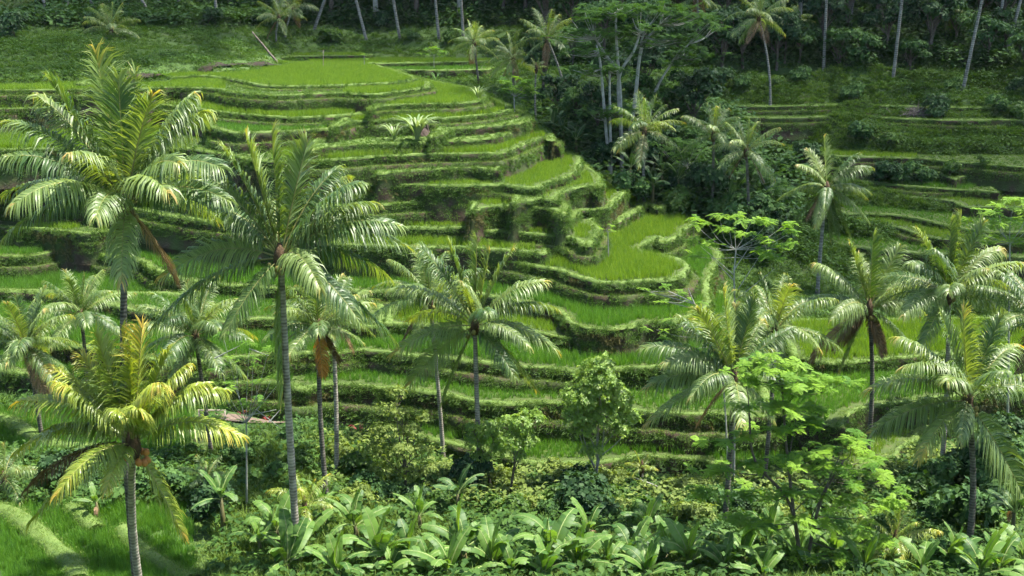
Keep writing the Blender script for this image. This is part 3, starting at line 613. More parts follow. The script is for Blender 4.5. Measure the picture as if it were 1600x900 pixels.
# ------------------------------------------------------------------ build terraces
for t in TER:
    z, L, code = t['z'], t['L'], t['code']
    far = code[0] in 'HB'
    poly = t['poly']
    root = link('rice_terrace' if t['rice'] else 'grass_terrace', None)
    # tread
    from mathutils.geometry import tessellate_polygon
    tri = np.array(tessellate_polygon([[(float(a), float(b), 0.0) for a, b in poly]]), int)
    me = mk_mesh('field_bed', np.column_stack([poly, np.full(len(poly), z)]), [tri], [M['tread'] if t['rice'] else M['bund']])
    bpy.data.objects.remove(root)
    root = link('rice_terrace' if t['rice'] else 'grass_terrace', me)
    tag(root, t['words'], 'terrace', kind='structure')
    full = np.concatenate([t['lead'], L, t['side']])
    full = resample(full, 0.3)
    T = norm(np.gradient(full, axis=0)); N = np.stack([T[:, 1], -T[:, 0]], -1)
    # smooth the normals a little
    for _ in range(4): N = norm((np.roll(N, 1, 0) + N + np.roll(N, -1, 0)) / 3)
    t['F'] = full; t['FN'] = N
    # bank
    deep = 3.4
    rows = [0, 0.12, 0.45, 0.9, 1.5, 2.2, deep]
    ofs = [0.10, 0.16, 0.12, 0.16, 0.28, 0.45, 0.8]
    VV = []
    for dz, of in zip(rows, ofs):
        nn = 0.22 * fbm(full[:, 0] * 1.3 + dz * 2, full[:, 1] * 1.3 + dz * 3.1, 21) + 0.22 * fbm(full[:, 0] * 0.4, full[:, 1] * 0.4 + dz * 0.8, 22)
        o2 = of + (nn if dz > 0.05 else 0.5 * nn)
        VV.append(np.column_stack([full + N * o2[:, None], np.full(len(full), z - dz - (0.0 if dz else 0.0))]))
    nF = len(full); VV = np.concatenate(VV)
    i = (np.arange(len(rows) - 1)[:, None] * nF + np.arange(nF - 1)[None]).ravel()
    Q = np.stack([i, i + nF, i + nF + 1, i + 1], -1)
    link('bank', mk_mesh('bank', VV, [Q], [M['bank']], smooth=True), root)
    # bund along the lip
    prof = [(0.14, -0.10), (0.10, 0.05), (-0.04, 0.10), (-0.2, 0.10), (-0.34, 0.05), (-0.45, -0.05)]
    bw = np.clip(1.0 + 0.75 * fbm(full[:, 0] * 0.35, full[:, 1] * 0.35, 33), 0.45, 1.9)
    VV = []
    nn = 0.11 * fbm(full[:, 0] * 1.3, full[:, 1] * 1.3, 21) + 0.11 * fbm(full[:, 0] * 0.4, full[:, 1] * 0.4, 22)
    for of, dz in prof:
        VV.append(np.column_stack([full + N * (of * bw + (nn if of > -0.1 else 0.4 * nn))[:, None], z + dz * np.clip(1 + 0.8 * fbm(full[:, 0] * 0.5, full[:, 1] * 0.5, 36), 0.2, 1.8) + 0.05 * fbm(full[:, 0] * 2, full[:, 1] * 2 + of, 35)]))
    VV = np.concatenate(VV)
    i = (np.arange(len(prof) - 1)[:, None] * nF + np.arange(nF - 1)[None]).ravel()
    Q = np.stack([i, i + 1, i + nF + 1, i + nF], -1)[:, ::-1]
    link('bund', mk_mesh('bund', VV, [Q], [M['bund']], smooth=True), root)
    t['root'] = root

# narrow worn ledges that step the taller banks
LEDGE = {'A13': (0.28, 0.0), 'A12': (0.45, 0.3), 'A11': (0.5, 0.0), 'A11R': (0.45, 0.1), 'A10': (0.5, 0.2), 'A9L': (0.8, 0.0), 'A8b': (0.5, 0.2), 'A8': (0.75, 0.1), 'A7': (0.7, 0.1), 'A6c': (0.8, 0.0), 'A6': (0.75, 0.2), 'A5': (0.8, 0.3), 'A4': (0.85, 0.3), 'A3': (0.7, 0.35), 'A2': (0.95, 0.35), 'A6b': (0.8, 0.1),
         'H0': (0.6, 0.0), 'Ha': (0.5, 0.0), 'Hb': (0.5, 0.0), 'Hc': (0.45, 0.0), 'H1': (0.55, 0.0), 'H3': (0.4, 0.1), 'H5': (0.4, 0.1), 'H2': (0.4, 0.1)}
for t in TER:
    if t['code'] not in LEDGE: continue
    dz0, thr = LEDGE[t['code']]
    F, N, z = t['F'], t['FN'], t['z']
    cur = np.arange(len(F)) * 0.3
    w_ = np.clip((fbm(cur * 0.055, np.full(len(F), t['k'] * 3.7), 101) - thr + 0.35) * 2.6, 0, 1)
    a0 = 0.5 * len(t['lead']); a1 = a0 + 0.3 * len(t['L'])
    w_ = w_ * np.clip((cur - a0 - 1.5) / 3, 0, 1) * np.clip((a1 - 4.0 - cur) / 3, 0, 1)
    dz = dz0 * (1 + 0.3 * fbm(cur * 0.08, np.full(len(F), t['k'] * 1.3), 102))
    wid = w_ * (0.55 + 0.25 * fbm(cur * 0.2, np.full(len(F), 0.0), 103)) + (w_ > 0.02) * 0.2
    rows = [(-0.25, 0.0, -0.02), (0.75, 0.0, 0.02), (1.0, 0.10, -0.02), (1.0, 0.2, -0.35), (1.0, 0.26, -0.9), (1.0, 0.55, -1.9)]
    VV = np.concatenate([np.column_stack([F + N * (a * wid + b + 0.06 * fbm(F[:, 0] * 1.7 + a, F[:, 1] * 1.7 + c, 104))[:, None], z - dz + c - (w_ < 0.02) * 0.6]) for a, b, c in rows])
    nF = len(F); i = (np.arange(5)[:, None] * nF + np.arange(nF - 1)[None]).ravel()
    keep = np.tile((w_[:-1] > 0.02) | (w_[1:] > 0.02), 5)
    if keep.sum() < 10: continue
    Q = np.stack([i, i + nF, i + nF + 1, i + 1], -1)[keep]
    link('ledge', mk_mesh('ledge', VV, [Q], [M['bank']], smooth=True), t['root'])
    vis = inview(np.column_stack([F, np.full(nF, z)]), 40) & (w_ > 0.05)
    sel = np.where(vis)[0]
    if len(sel):
        k = np.repeat(sel, 4); of = rng.uniform(0.15, 1.05, len(k)) * wid[k] + 0.08
        scatter('ledge_grass', np.column_stack([F[k] + N[k] * of[:, None] + rng.uniform(-0.12, 0.12, (len(k), 2)), z - dz[k] + 0.01]), zrot(len(k), 0.3), rng.uniform(0.7, 1.3, len(k)), 'short', t['root'])
        k = np.repeat(sel, 3); d2 = rng.uniform(0.0, 0.9, len(k))
        scatter('ledge_face_grass', np.column_stack([F[k] + N[k] * (wid[k] + 0.16 + 0.1 * d2)[:, None], z - dz[k] - d2]), lean_rot(N[k], rng.uniform(0.7, 1.5, len(k))), rng.uniform(0.6, 1.2, len(k)), 'bankg', t['root'])
def hidden_above(P, z):
    m = np.zeros(len(P), bool)
    for t in TER:
        if t['z'] > z + 0.01: m |= inpoly(P, t['poly'])
    return m
for t in TER:
    z, root = t['z'], t['root']
    lo, hi = t['poly'].min(0), t['poly'].max(0)
    # rice
    if t['rice']:
        st = 0.42 if t['code'][0] in 'AVN' else 0.52
        ax = np.arange(lo[0], hi[0], st); ay = np.arange(lo[1], min(hi[1], lo[1] + 75), st)
        X, Y = np.meshgrid(ax, ay); P = np.stack([X.ravel(), Y.ravel()], -1) + rng.uniform(-0.1, 0.1, (X.size, 2))
        P3 = np.column_stack([P, np.full(len(P), z)])
        m = inview(P3, 40)
        px, py = PIX(P3)
        rm = np.zeros(len(P), bool)
        for a, b in t['rice']: rm |= (px > a) & (px < b)
        P = P[m & rm]
        P = P[inpoly(P, t['poly'])]
        P = P[~hidden_above(P, z)]
        if len(P):
            zb = base(P)
            P = P[zb < z + 0.1]
        if len(P): P = P[dist_line(P, t['F'][::2]) > 0.66 + 0.2 * vnoise(P[:, 0] * 0.7, P[:, 1] * 0.7, 4)]
        if len(P):
            # crops stay clear of the foot of the next bank
            for u in TER:
                if u is not t and u['z'] > z and len(P):
                    near = (u['F'][:, 1] > lo[1] - 2)
                    if near.sum() > 4: P = P[dist_line(P, u['F'][near][::3]) > 0.55]
        if len(P):
            hs = 0.85 + 0.3 * vnoise(P[:, 0] * 0.25, P[:, 1] * 0.25, 9) + rng.uniform(-0.08, 0.08, len(P))
            if t['code'][0] in 'HB': hs *= 0.85
            o = scatter('rice_crop', np.column_stack([P, np.full(len(P), z - 0.02)]), zrot(len(P), 0.06), hs * (0.8 + 0.4 * ((t['k'] * 7 % 5) / 4)), 'rice2' if t['code'] in ('A1', 'A2', 'A3', 'A3c', 'A4', 'V2', 'H6', 'H4', 'H2', 'B2', 'A9L') else 'rice', root)
    # short grass on the bund, hanging grass on the bank
    F, N = t['F'], t['FN']
    F3 = np.column_stack([F, np.full(len(F), z)])
    vis = inview(F3, 40) & ~hidden_above(F, z)
    F, N = F[vis], N[vis]
    if not len(F): continue
    k = 4 if t['code'][0] in 'AVN' else 2
    idx = np.repeat(np.arange(len(F)), k); n = len(idx)
    of = rng.uniform(-0.38, 0.1, n)
    P = F[idx] + N[idx] * of[:, None] + rng.uniform(-0.15, 0.15, (n, 2))
    kb = fbm(P[:, 0] * 0.3, P[:, 1] * 0.3, 37) > -0.45
    P, of = P[kb], of[kb]; n = len(P)
    scatter('bund_grass', np.column_stack([P, z + 0.07 - 0.2 * np.abs(of + 0.15)]), zrot(n, 0.3), rng.uniform(0.6, 1.15, n), 'short', root)
    k = 9 if t['code'][0] in 'AVN' else 4
    idx = np.repeat(np.arange(len(F)), k); n = len(idx)
    dz = rng.beta(0.9, 1.5, n) * 2.6
    pick = fbm(F[idx, 0] * 0.35 + 3, F[idx, 1] * 0.35 + dz * 0.8, 44) + rng.normal(0, 0.12, n)
    g1 = (pick > -0.22 + 0.06 * dz) | (dz < 0.3)
    g2 = ~g1 & (pick > -0.75) & (dz > 0.3)
    of = np.interp(dz, [0, 0.12, 0.45, 0.9, 1.5, 2.2, 3.4], [0.10, 0.16, 0.12, 0.16, 0.28, 0.45, 0.8])
    P3 = np.column_stack([F[idx] + N[idx] * of[:, None] + rng.uniform(-0.12, 0.12, (n, 2)), z - dz])
    scatter('bank_grass', P3[g1], lean_rot(N[idx][g1], rng.uniform(0.7, 1.5, g1.sum())), rng.uniform(0.6, 1.2, g1.sum()), 'bankg', root)
    scatter('dry_bank_grass', P3[g2], lean_rot(N[idx][g2], rng.uniform(0.9, 1.7, g2.sum())), rng.uniform(0.5, 1.1, g2.sum()), 'dryg', root)
    if t['code'][0] != 'V':   # rough grass where no rice grows
        ax = np.arange(lo[0], hi[0], 0.5); ay = np.arange(lo[1], min(hi[1], lo[1] + 40), 0.5)
        X, Y = np.meshgrid(ax, ay); P = np.stack([X.ravel(), Y.ravel()], -1) + rng.uniform(-0.2, 0.2, (X.size, 2))
        P3 = np.column_stack([P, np.full(len(P), z)]); px, py = PIX(P3)
        rm = np.zeros(len(P), bool)
        for a, b in t['rice']: rm |= (px > a) & (px < b)
        P = P[inview(P3, 40) & ~rm]; P = P[inpoly(P, t['poly'])]; P = P[~hidden_above(P, z)]
        if len(P): scatter('rough_grass', np.column_stack([P, np.full(len(P), z)]), zrot(len(P), 0.2), rng.uniform(0.5, 1.2, len(P)), 'bankg', root)

# ------------------------------------------------------------------ grass and weeds over the open ground
n = 80000
Yr = np.concatenate([36 + 150 * rng.uniform(0, 1, n) ** 1.25, rng.uniform(98, 150, 30000)])
u = np.concatenate([rng.uniform(-860, 860, n), rng.uniform(230, 860, 30000)]) / FPX
P = np.stack([u * Yr * 1.03, Yr], -1)
ti, tz = top_index(P)
bz = base(P)
ok = bz > tz - 0.02
P, bz = P[ok], bz[ok]
P3 = np.column_stack([P, bz]); v = inview(P3, 30); P, P3 = P[v], P3[v]
px, py = PIX(P3)
nz = fbm(P[:, 0] * 0.13, P[:, 1] * 0.13, 61) + rng.normal(0, 0.22, len(P))
left_field = (px < 330) & (py > 640)
valley = (P[:, 1] < 62) & ~left_field
forest = (py < 40) | ((px > 830) & (py < 100)) | ((px > 830) & (px < 1230) & (py > 180) & (py < 340) & (P[:, 1] > 98))
def put(name, mask, kind, lo, hi, label, cat, tilt=0.2):
    q = P3[mask]
    scatter(name, q, zrot(len(q), tilt), rng.uniform(lo, hi, len(q)), kind, None, label, cat)
r1 = rng.uniform(0, 1, len(P))
lane = np.abs(((P[:, 0] * 0.8 + P[:, 1] * 0.55 + 1.2 * fbm(P[:, 0] * 0.2, P[:, 1] * 0.2, 91)) % 5.2) - 2.6) < 0.75
mid_left = left_field & (py > 712) & (py < 792)
put('left_scrub', mid_left & (r1 < 0.4), 'weed', 0.8, 1.7, 'leafy scrub between the front plots and the far left plots', 'scrub')
put('left_tall_grass', mid_left & (r1 >= 0.4), 'long', 0.6, 1.2, 'tall grass among the scrub at the left', 'grass')
put('lower_rice', left_field & ~mid_left & (px < 300), 'rice2', 0.7, 1.1, 'rice growing on the flat field under the yellowish front palm', 'rice', 0.08)
put('lane_grass', left_field & ~mid_left & (px >= 300), 'short', 0.8, 1.4, 'short pale grass beside the front rice plots', 'grass')
put('valley_weeds', valley & (nz > 0.02) & (r1 < 0.38) & ((py < 845) | (nz > 0.3)), 'weed', 0.45, 1.1, 'low leafy weeds covering the valley floor', 'weeds')
put('valley_olive_scrub', valley & (py > 690) & (py < 800) & (nz > 0.1) & (px > 480) & (r1 > 0.55), 'weedo', 0.6, 1.5, 'olive green scrub on the bank below the lowest terrace', 'scrub')
put('valley_grass', valley & ((nz <= 0.05) | ((py >= 845) & (nz <= 0.3))), 'long', 0.5, 1.2, 'tall grass between the banana plants', 'grass')
foot_y = np.interp(px, [-80, 60, 180, 250, 330, 432], [137, 132, 127, 120, 110, 103])
bare_strip = (px > 195) & (px < 440) & (rng.uniform(0, 1, len(px)) < 0.6) & (py > foot_y - 13) & (py < foot_y + 2) & (P[:, 1] > 112)
bare_path = (px > 335) & (px < 585) & (py > 636) & (py < 668)
rest = ~left_field & ~valley & ~forest & ~bare_strip & ~bare_path
put('valley_ferns', valley & (r1 < 0.06) & (py > 700), 'fern', 0.5, 1.0, 'broad leaved ferns among the banana plants', 'ferns')
put('hill_grass', rest & (nz > -0.6), 'bankg', 0.9, 2.1, 'grass covering the open hill slopes', 'grass', 0.3)
put('hill_weeds', rest & (nz > 0.22), 'weed', 0.6, 1.5, 'leafy weeds dotted over the hill slopes', 'weeds', 0.3)
put('forest_undergrowth', forest, 'fernd', 0.7, 1.8, 'dark leafy undergrowth on the forest floor and in the ravine', 'undergrowth', 0.3)

# ------------------------------------------------------------------ ridges between the front plots
def field_ridge(label, line, Ys, wid, hgt):
    q = smooth_line(np.array([(a, b, y) for (a, b), y in zip(line, Ys)], float))
    G = AT(q[:, 0], q[:, 1], q[:, 2])[:, :2]; G = resample(G, 0.25)
    T_ = norm(np.gradient(G, axis=0)); N_ = np.stack([T_[:, 1], -T_[:, 0]], -1)
    gb = base(G); VV = []
    ww = wid * (1 + 0.35 * fbm(G[:, 0] * 0.5, G[:, 1] * 0.5, 52))
    for of, dz in [(-0.62, -0.25), (-0.5, 0.45), (-0.3, 0.9), (0, 1.0), (0.3, 0.9), (0.5, 0.4), (0.66, -0.7)]:
        VV.append(np.column_stack([G + N_ * (of * ww)[:, None], gb + hgt * dz + 0.06 * fbm(G[:, 0] * 2, G[:, 1] * 2 + of, 53)]))
    n_ = len(G); i = (np.arange(6)[:, None] * n_ + np.arange(n_ - 1)[None]).ravel()
    o = link('field_ridge', mk_mesh('field_ridge', np.concatenate(VV), [np.stack([i, i + 1, i + n_ + 1, i + n_], -1)], [M['bund']], smooth=True))
    tag(o, label, 'ridge', None, 'structure')
    k = np.repeat(np.arange(n_), 9); of = rng.uniform(-0.48, 0.48, len(k))
    scatter('ridge_grass', np.column_stack([G[k] + N_[k] * (of * ww[k])[:, None], gb[k] + hgt * 0.9 * (1 - 1.6 * of ** 2)]), zrot(len(k), 0.3), rng.uniform(0.6, 1.1, len(k)), 'short', o)
field_ridge('pale grass ridge curving through the bottom left corner', [(-40,785),(20,802),(60,832),(92,864),(118,910),(125,960)], [48.5,47,45,43.2,41.5,40], 1.1, 0.5)
field_ridge('pale grass ridge just right of the yellowish palm trunk', [(190,835),(225,868),(262,892),(300,925)], [46,43.8,42.4,41], 0.9, 0.45)
field_ridge('short pale ridge under the hanging dry fronds', [(112,800),(130,810),(150,826)], [48,47,46], 0.8, 0.4)
field_ridge('pale ridge winding along the far left plots', [(-40,640),(20,668),(60,694),(110,712),(160,722)], [64,62,60,59,58.5], 1.0, 0.5)
field_ridge('pale ridge beside the dark hollow at the far left', [(60,560),(66,590),(100,612),(150,640),(200,660)], [71,69,67,65,64], 1.0, 0.5)

# ------------------------------------------------------------------ coconut palms
UP = np.array([0.0, 0.0, 1.0])
def frond_mb(tip, L, arch, r, pairs=74, dry=0.0, dead=False, droop=1.0, wid=0.06):
    """one pinnate frond from the origin to tip (3,), as rachis (slot 0) and leaflets (slot 1)"""
    tip = np.asarray(tip, float); mb = MB()
    c1 = tip * 0.5 + UP * arch * L
    q = np.linspace(0, 1, 15)[:, None]
    C = 2 * q * (1 - q) * c1 + q ** 2 * tip
    # stay near the wanted length
    mb.add(*tube(C, np.linspace(0.045, 0.008, 15) * (L / 5.0) ** 0.5, 3, False), 0, 0.5)
    t = np.linspace(0.14, 1.0, pairs) ** 0.95
    P = 2 * (t * (1 - t))[:, None] * c1 + (t ** 2)[:, None] * tip
    T = norm(2 * (1 - 2 * t)[:, None] * c1 + 2 * t[:, None] * tip)
    hor = np.cross(T, UP); bad = np.linalg.norm(hor, axis=1) < 0.25
    ref = norm(np.array([tip[0], tip[1], 0.0]) + 1e-6); S0 = np.cross(ref, UP)
    S = norm(np.where(bad[:, None], S0[None], hor))
    roll = r.normal(0, 0.35)
    Nn = norm(np.cross(S, T))
    S = norm(S * math.cos(roll) + Nn * math.sin(roll)); Nn = norm(np.cross(S, T))
    ll = 0.295 * L * np.interp(t, [0.1, 0.3, 0.6, 0.85, 1.0], [0.55, 0.95, 1.0, 0.8, 0.45])
    ang = np.interp(t, [0, 0.5, 0.85, 1.0], [1.3, 1.12, 0.85, 0.4])
    upr = np.interp(tip[2] / (np.linalg.norm(tip) + 1e-6), [0.6, 0.95], [1.0, 0.62]); ang = ang * upr
    Vs = []; Ts = []; Qs = []; As = []; n0 = 0; foff = r.uniform(-0.35, 0.5)
    for sg in (-1, 1):
        k = len(t)
        l = ll * r.uniform(0.85, 1.12, k); a = ang + r.normal(0, 0.06, k)
        d1 = norm(sg * S * np.sin(a)[:, None] + T * np.cos(a)[:, None] + Nn * (0.28 + r.normal(0, 0.06, k))[:, None])
        g_ = (1.25 * droop * (0.65 + 0.35 * np.abs(T[:, :2]).sum(1)) * r.uniform(0.6, 1.35, k))[:, None]
        d2 = norm(d1 - UP * g_ * 0.75); d3 = norm(d1 - UP * g_ * 1.9)
        p0 = P; p1 = p0 + d1 * (l * 0.24)[:, None]; p2 = p1 + d2 * (l * 0.38)[:, None]; p3 = p2 + d3 * (l * 0.40)[:, None]
        W = T - (T * d1).sum(1, keepdims=True) * d1
        W = norm(W + Nn * r.normal(0, 0.25, k)[:, None])
        ww = wid * (L / 5.0) ** 0.6
        V = np.stack([p0 - W * ww * 0.35, p0 + W * ww * 0.35, p1 - W * ww * 0.5, p1 + W * ww * 0.5, p2 - W * ww * 0.42, p2 + W * ww * 0.42, p3], 1)
        b = n0 + 7 * np.arange(k)[:, None]
        Qs.append(np.concatenate([b + np.array([0, 1, 3, 2]), b + np.array([2, 3, 5, 4])])); Ts.append(b + np.array([4, 5, 6]))
        tn = np.clip(r.uniform(0.0, 0.7, k) + foff, 0, 1.05)[:, None] + np.zeros(7)
        yl = np.clip((t - (1 - dry)) / max(dry, 1e-3), 0, 1)[:, None] if dry > 0 else 0
        tn = tn + yl * r.uniform(0.5, 1.3, (k, 1)) + (np.array([0, 0, 0, 0, 0.2, 0.2, 0.6])[None] * (dry * 1.2))
        Vs.append(V.reshape(-1, 3)); As.append(tn.reshape(-1)); n0 += 7 * k
    mb.add(np.concatenate(Vs), np.concatenate(Ts), np.concatenate(Qs), 1, np.concatenate(As))
    return mb
def auto_tips(L, n, r, low=-0.75):
    out = []
    for i in range(n):
        q = (i + 0.5) / n
        az = i * 2.39996 + r.uniform(-0.3, 0.3)
        el = np.interp(q, [0, 0.12, 0.35, 0.65, 0.9, 1], [1.45, 1.1, 0.6, 0.05, low * 0.8, low]) + r.normal(0, 0.08)
        l = L * np.interp(q, [0, 0.15, 0.5, 1], [0.75, 0.9, 0.93, 0.9]) * r.uniform(0.92, 1.05)
        out.append((np.array([math.cos(az) * math.cos(el), math.sin(az) * math.cos(el), math.sin(el)]) * l, q))
    return out
NUTS = {}
def nut_mesh(mat):
    if mat.name not in NUTS:
        a = np.linspace(0, 2 * math.pi, 8, endpoint=False); rows = [(0.0, -0.16), (0.09, -0.12), (0.125, -0.02), (0.10, 0.09), (0.04, 0.14), (0.0, 0.15)]
        V = np.concatenate([np.column_stack([rr * np.cos(a), rr * np.sin(a), np.full(8, zz)]) for rr, zz in rows])
        i = (np.arange(5)[:, None] * 8); j = np.arange(8)[None]
        Q = np.stack([i + j, i + (j + 1) % 8, i + 8 + (j + 1) % 8, i + 8 + j], -1).reshape(-1, 4)
        NUTS[mat.name] = mk_mesh('coconut', V, [Q], [mat], smooth=True)
    return NUTS[mat.name]
def palm(label, px, py, Y, L, tips=(), base_px=None, extra=8, nuts=4, mat='palm', trunk='trunk', dry=0.12, dead=1, seed=0, group=None, rt=0.125, base_Y=None, pairs=74, name='coconut_palm', bend=0.6, skirt=0, orange=0, base_pt=None, low=-0.75):
    r = np.random.default_rng(1000 + seed)
    c = AT(px, py, Y)
    by = base_Y if base_Y else Y + r.uniform(-0.6, 0.6)
    if base_pt is not None: b = np.array(base_pt, float)
    else:
        if base_px is None: bx = c[0] + r.normal(0, 0.4)
        else: bx = AT(base_px, py + 250, by)[0]
        b = np.array([bx, by, 0.0])
        if base_px is not None:        # ground depth under that pixel column
            for _ in range(3):
                b[2] = surf(b[None])[0]
                fw = b[1] * CP - (b[2] - H) * SP; b[0] = (base_px - 800) / FPX * fw
        b[2] = surf(b[None])[0]
    root = empty(name, b, label, 'palm', group)
    c = c - b
    hgt = max(c[2], 1.0)
    q = np.linspace(0, 1, 26)
    side = np.array([c[0], c[1], 0.0])
    C = np.outer(q ** 1.6, side) + np.outer(q, UP) * hgt - np.outer([0.3] + [0] * 25, UP)
    C[:, 0] += bend * 0.25 * np.sin(q * math.pi) * r.uniform(-1, 1)
    rad = np.interp(q, [0, 0.03, 0.1, 0.9, 1.0], [1.75, 1.45, 1.15, 0.92, 0.9]) * rt
    C2 = resample(C, 0.14); q2 = np.linspace(0, 1, len(C2))
    rr = np.interp(q2, q, rad) * (1 + 0.025 * (np.arange(len(C2)) % 2) + 0.03 * r.normal(0, 1, len(C2)))
    V, T_, Q_ = tube(C2, rr, 9)
    link('trunk', mk_mesh('trunk', V, [Q_, T_], [M[trunk]], [0, 0], smooth=True), root)
    top = C[-1] - UP * 0.05
    # fibrous heart of the crown
    hb = MB()
    hb.add(*tube(np.array([top - UP * 0.55, top - UP * 0.2, top + UP * 0.2, top + UP * 0.65]), [rt * 1.0, rt * 2.0, rt * 1.8, rt * 0.4], 8), 0)
    heart = link('crown_heart', hb.mesh('crown_heart', [M['fibre']]), root)
    fr = []
    for i, tp in enumerate(tips):
        tx, ty = tp[0], tp[1]; fl = tp[2] if len(tp) > 2 else ''
        p = AT(tx, ty, Y) - b - top
        rr_ = math.hypot(p[0], p[2]); dy = math.sqrt(max((0.93 * L) ** 2 - rr_ ** 2, 0.0)) * 0.75
        if 'f' in fl: dy = -abs(dy)
        elif 'b' in fl: dy = abs(dy)
        else: dy = dy * r.choice([-1, 1]) * 0.8
        p = AT(tx, ty, Y + dy) - b - top
        fr.append((p, fl))
    if len(tips):
        for i in range(extra):
            az = r.uniform(0, 6.28); el = r.uniform(-0.3, 0.75); fr.append((np.array([math.cos(az) * math.cos(el), math.sin(az) * math.cos(el), math.sin(el)]) * L * 0.85, 'a'))
    else:
        for p, q_ in auto_tips(L * r.uniform(0.85, 0.98), int(extra * r.uniform(0.7, 1.05)), r, low): fr.append((p, 'a'))
    for i in range(skirt):
        az = r.uniform(0, 6.28); fr.append((np.array([math.cos(az) * 0.35, math.sin(az) * 0.35, -0.75 * r.uniform(0.8, 1.1)]) * L * 0.75, 'd'))
    for i in range(dead):
        az = r.uniform(0, 6.28); fr.append((np.array([math.cos(az) * 0.5, math.sin(az) * 0.5, -0.75]) * L * 0.8, 'd'))
    for i in range(orange):
        fr.append((np.array([r.uniform(-0.1, 0.1), -0.12, -0.85]) * L * 0.8, 'o'))
    for p, fl in fr:
        l = np.linalg.norm(p); sl = p[2] / (l + 1e-6)
        ar = np.interp(sl, [-1, -0.6, -0.1, 0.4, 0.8, 0.95, 1], [0.05, 0.2, 0.33, 0.31, 0.2, 0.07, 0.0]) * r.uniform(0.8, 1.2)
        dd = 'd' in fl; oo = 'o' in fl
        young = sl > 0.85
        mb = frond_mb(p, max(l, 0.6 * L), ar, r, pairs, dry * (r.uniform(0.3, 1.6) if dry < 0.5 else r.uniform(0.75, 1.3)) if not (dd or oo) else 0, dd, 0.45 if young else r.uniform(0.75, 1.35))
        lm = M['palm_dead'] if dd else M['palm_orange'] if oo else (M['palm_y'] if 'y' in fl else M[mat])
        o = link('dead_frond' if (dd or oo) else 'frond', mb.mesh('frond', [M['fibre'] if dd else M['rachis'], lm]), root)
        o.location = top
        if oo: o['label'] = 'withered orange frond hanging straight down'
    for i in range(nuts):
        az = r.uniform(0, 6.28)
        o = link('coconut', nut_mesh(M['nut_o'] if 'y' in mat else M['nut']), heart)
        o.location = top + np.array([math.cos(az) * (rt * 2.2 + 0.12), math.sin(az) * (rt * 2.2 + 0.12), -0.2 - r.uniform(0, 0.45)])
        o.rotation_euler = (r.uniform(-0.5, 0.5), r.uniform(-0.5, 0.5), az)
    return root

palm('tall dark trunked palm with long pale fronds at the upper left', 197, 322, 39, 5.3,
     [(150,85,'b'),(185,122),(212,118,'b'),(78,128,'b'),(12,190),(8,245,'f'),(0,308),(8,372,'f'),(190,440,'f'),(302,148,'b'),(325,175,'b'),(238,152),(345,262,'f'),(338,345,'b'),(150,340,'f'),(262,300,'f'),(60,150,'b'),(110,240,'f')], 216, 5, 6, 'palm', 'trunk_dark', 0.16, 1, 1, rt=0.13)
palm('tall palm with arching fronds and green nuts on a long bare grey trunk', 438, 402, 43, 5.2,
     [(385,218,'b'),(425,208,'b'),(300,262),(480,222,'b'),(562,287),(530,262,'b'),(634,385),(622,352,'b'),(612,528,'f'),(560,500,'f'),(442,618,'f'),(256,432,'f'),(248,502),(352,520,'f'),(262,308,'b'),(325,330,'b'),(470,330,'b'),(350,235,'b'),(500,450,'f')], 466, 4, 7, 'palm', 'trunk', 0.16, 0, 2, rt=0.145, base_Y=43.3)
palm('mid sized palm with a tall straight pale trunk at the centre of the photo', 742, 508, 57.5, 4.5,
     [(745,374,'b'),(702,384,'b'),(800,394,'b'),(655,385),(612,452),(616,552,'f'),(640,600),(692,628,'f'),(868,482),(870,548,'f'),(834,606,'f'),(805,590,'f'),(765,395),(720,440,'f'),(640,500,'b'),(850,440,'b')], 751, 4, 4, 'palm', 'trunk', 0.14, 0, 3, rt=0.13, orange=0)
palm('short yellow green palm with orange nuts over the front rice field', 208, 692, 35.5, 3.75,
     [(150,525,'b'),(190,518),(222,512,'b'),(78,572),(88,598,'f'),(30,628),(28,705,'f'),(45,762,'fd'),(52,812,'f'),(165,768,'f'),(285,835,'f'),(376,682,'f'),(352,610),(322,600,'b'),(292,572,'b'),(262,552,'b'),(130,560),(215,640,'f'),(250,600,'f'),(120,640,'b')], 222, 3, 8, 'palm_y', 'trunk', 0.5, 0, 4, rt=0.135, base_Y=37.5)
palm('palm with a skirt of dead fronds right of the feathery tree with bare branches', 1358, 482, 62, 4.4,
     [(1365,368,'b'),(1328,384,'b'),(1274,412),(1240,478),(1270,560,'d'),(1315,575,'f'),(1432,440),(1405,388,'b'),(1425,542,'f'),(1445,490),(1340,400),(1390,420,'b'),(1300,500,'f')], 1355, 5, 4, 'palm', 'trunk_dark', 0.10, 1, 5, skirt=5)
palm('full crowned palm standing just behind the far right front palm', 1482, 462, 59, 4.6,
     [(1502,338,'b'),(1486,345),(1434,362,'b'),(1536,350,'b'),(1566,388),(1602,412,'b'),(1420,412),(1412,492,'f'),(1440,545,'f'),(1592,508,'f'),(1532,562,'f'),(1460,390),(1540,420),(1380,470,'b')], 1470, 4, 4, 'palm', 'trunk', 0.2, 0, 6)
palm('front palm at the right with a sparse drooping crown and dark trunk', 1512, 626, 48, 4.6,
     [(1505,488,'b'),(1470,495),(1402,528,'b'),(1412,575,'f'),(1358,610),(1360,676,'f'),(1436,716,'f'),(1604,786,'f'),(1640,630),(1592,540,'b'),(1562,498,'b'),(1540,520),(1500,690,'f')], 1513, 4, 3, 'palm', 'trunk_dark', 0.2, 0, 7, rt=0.135)
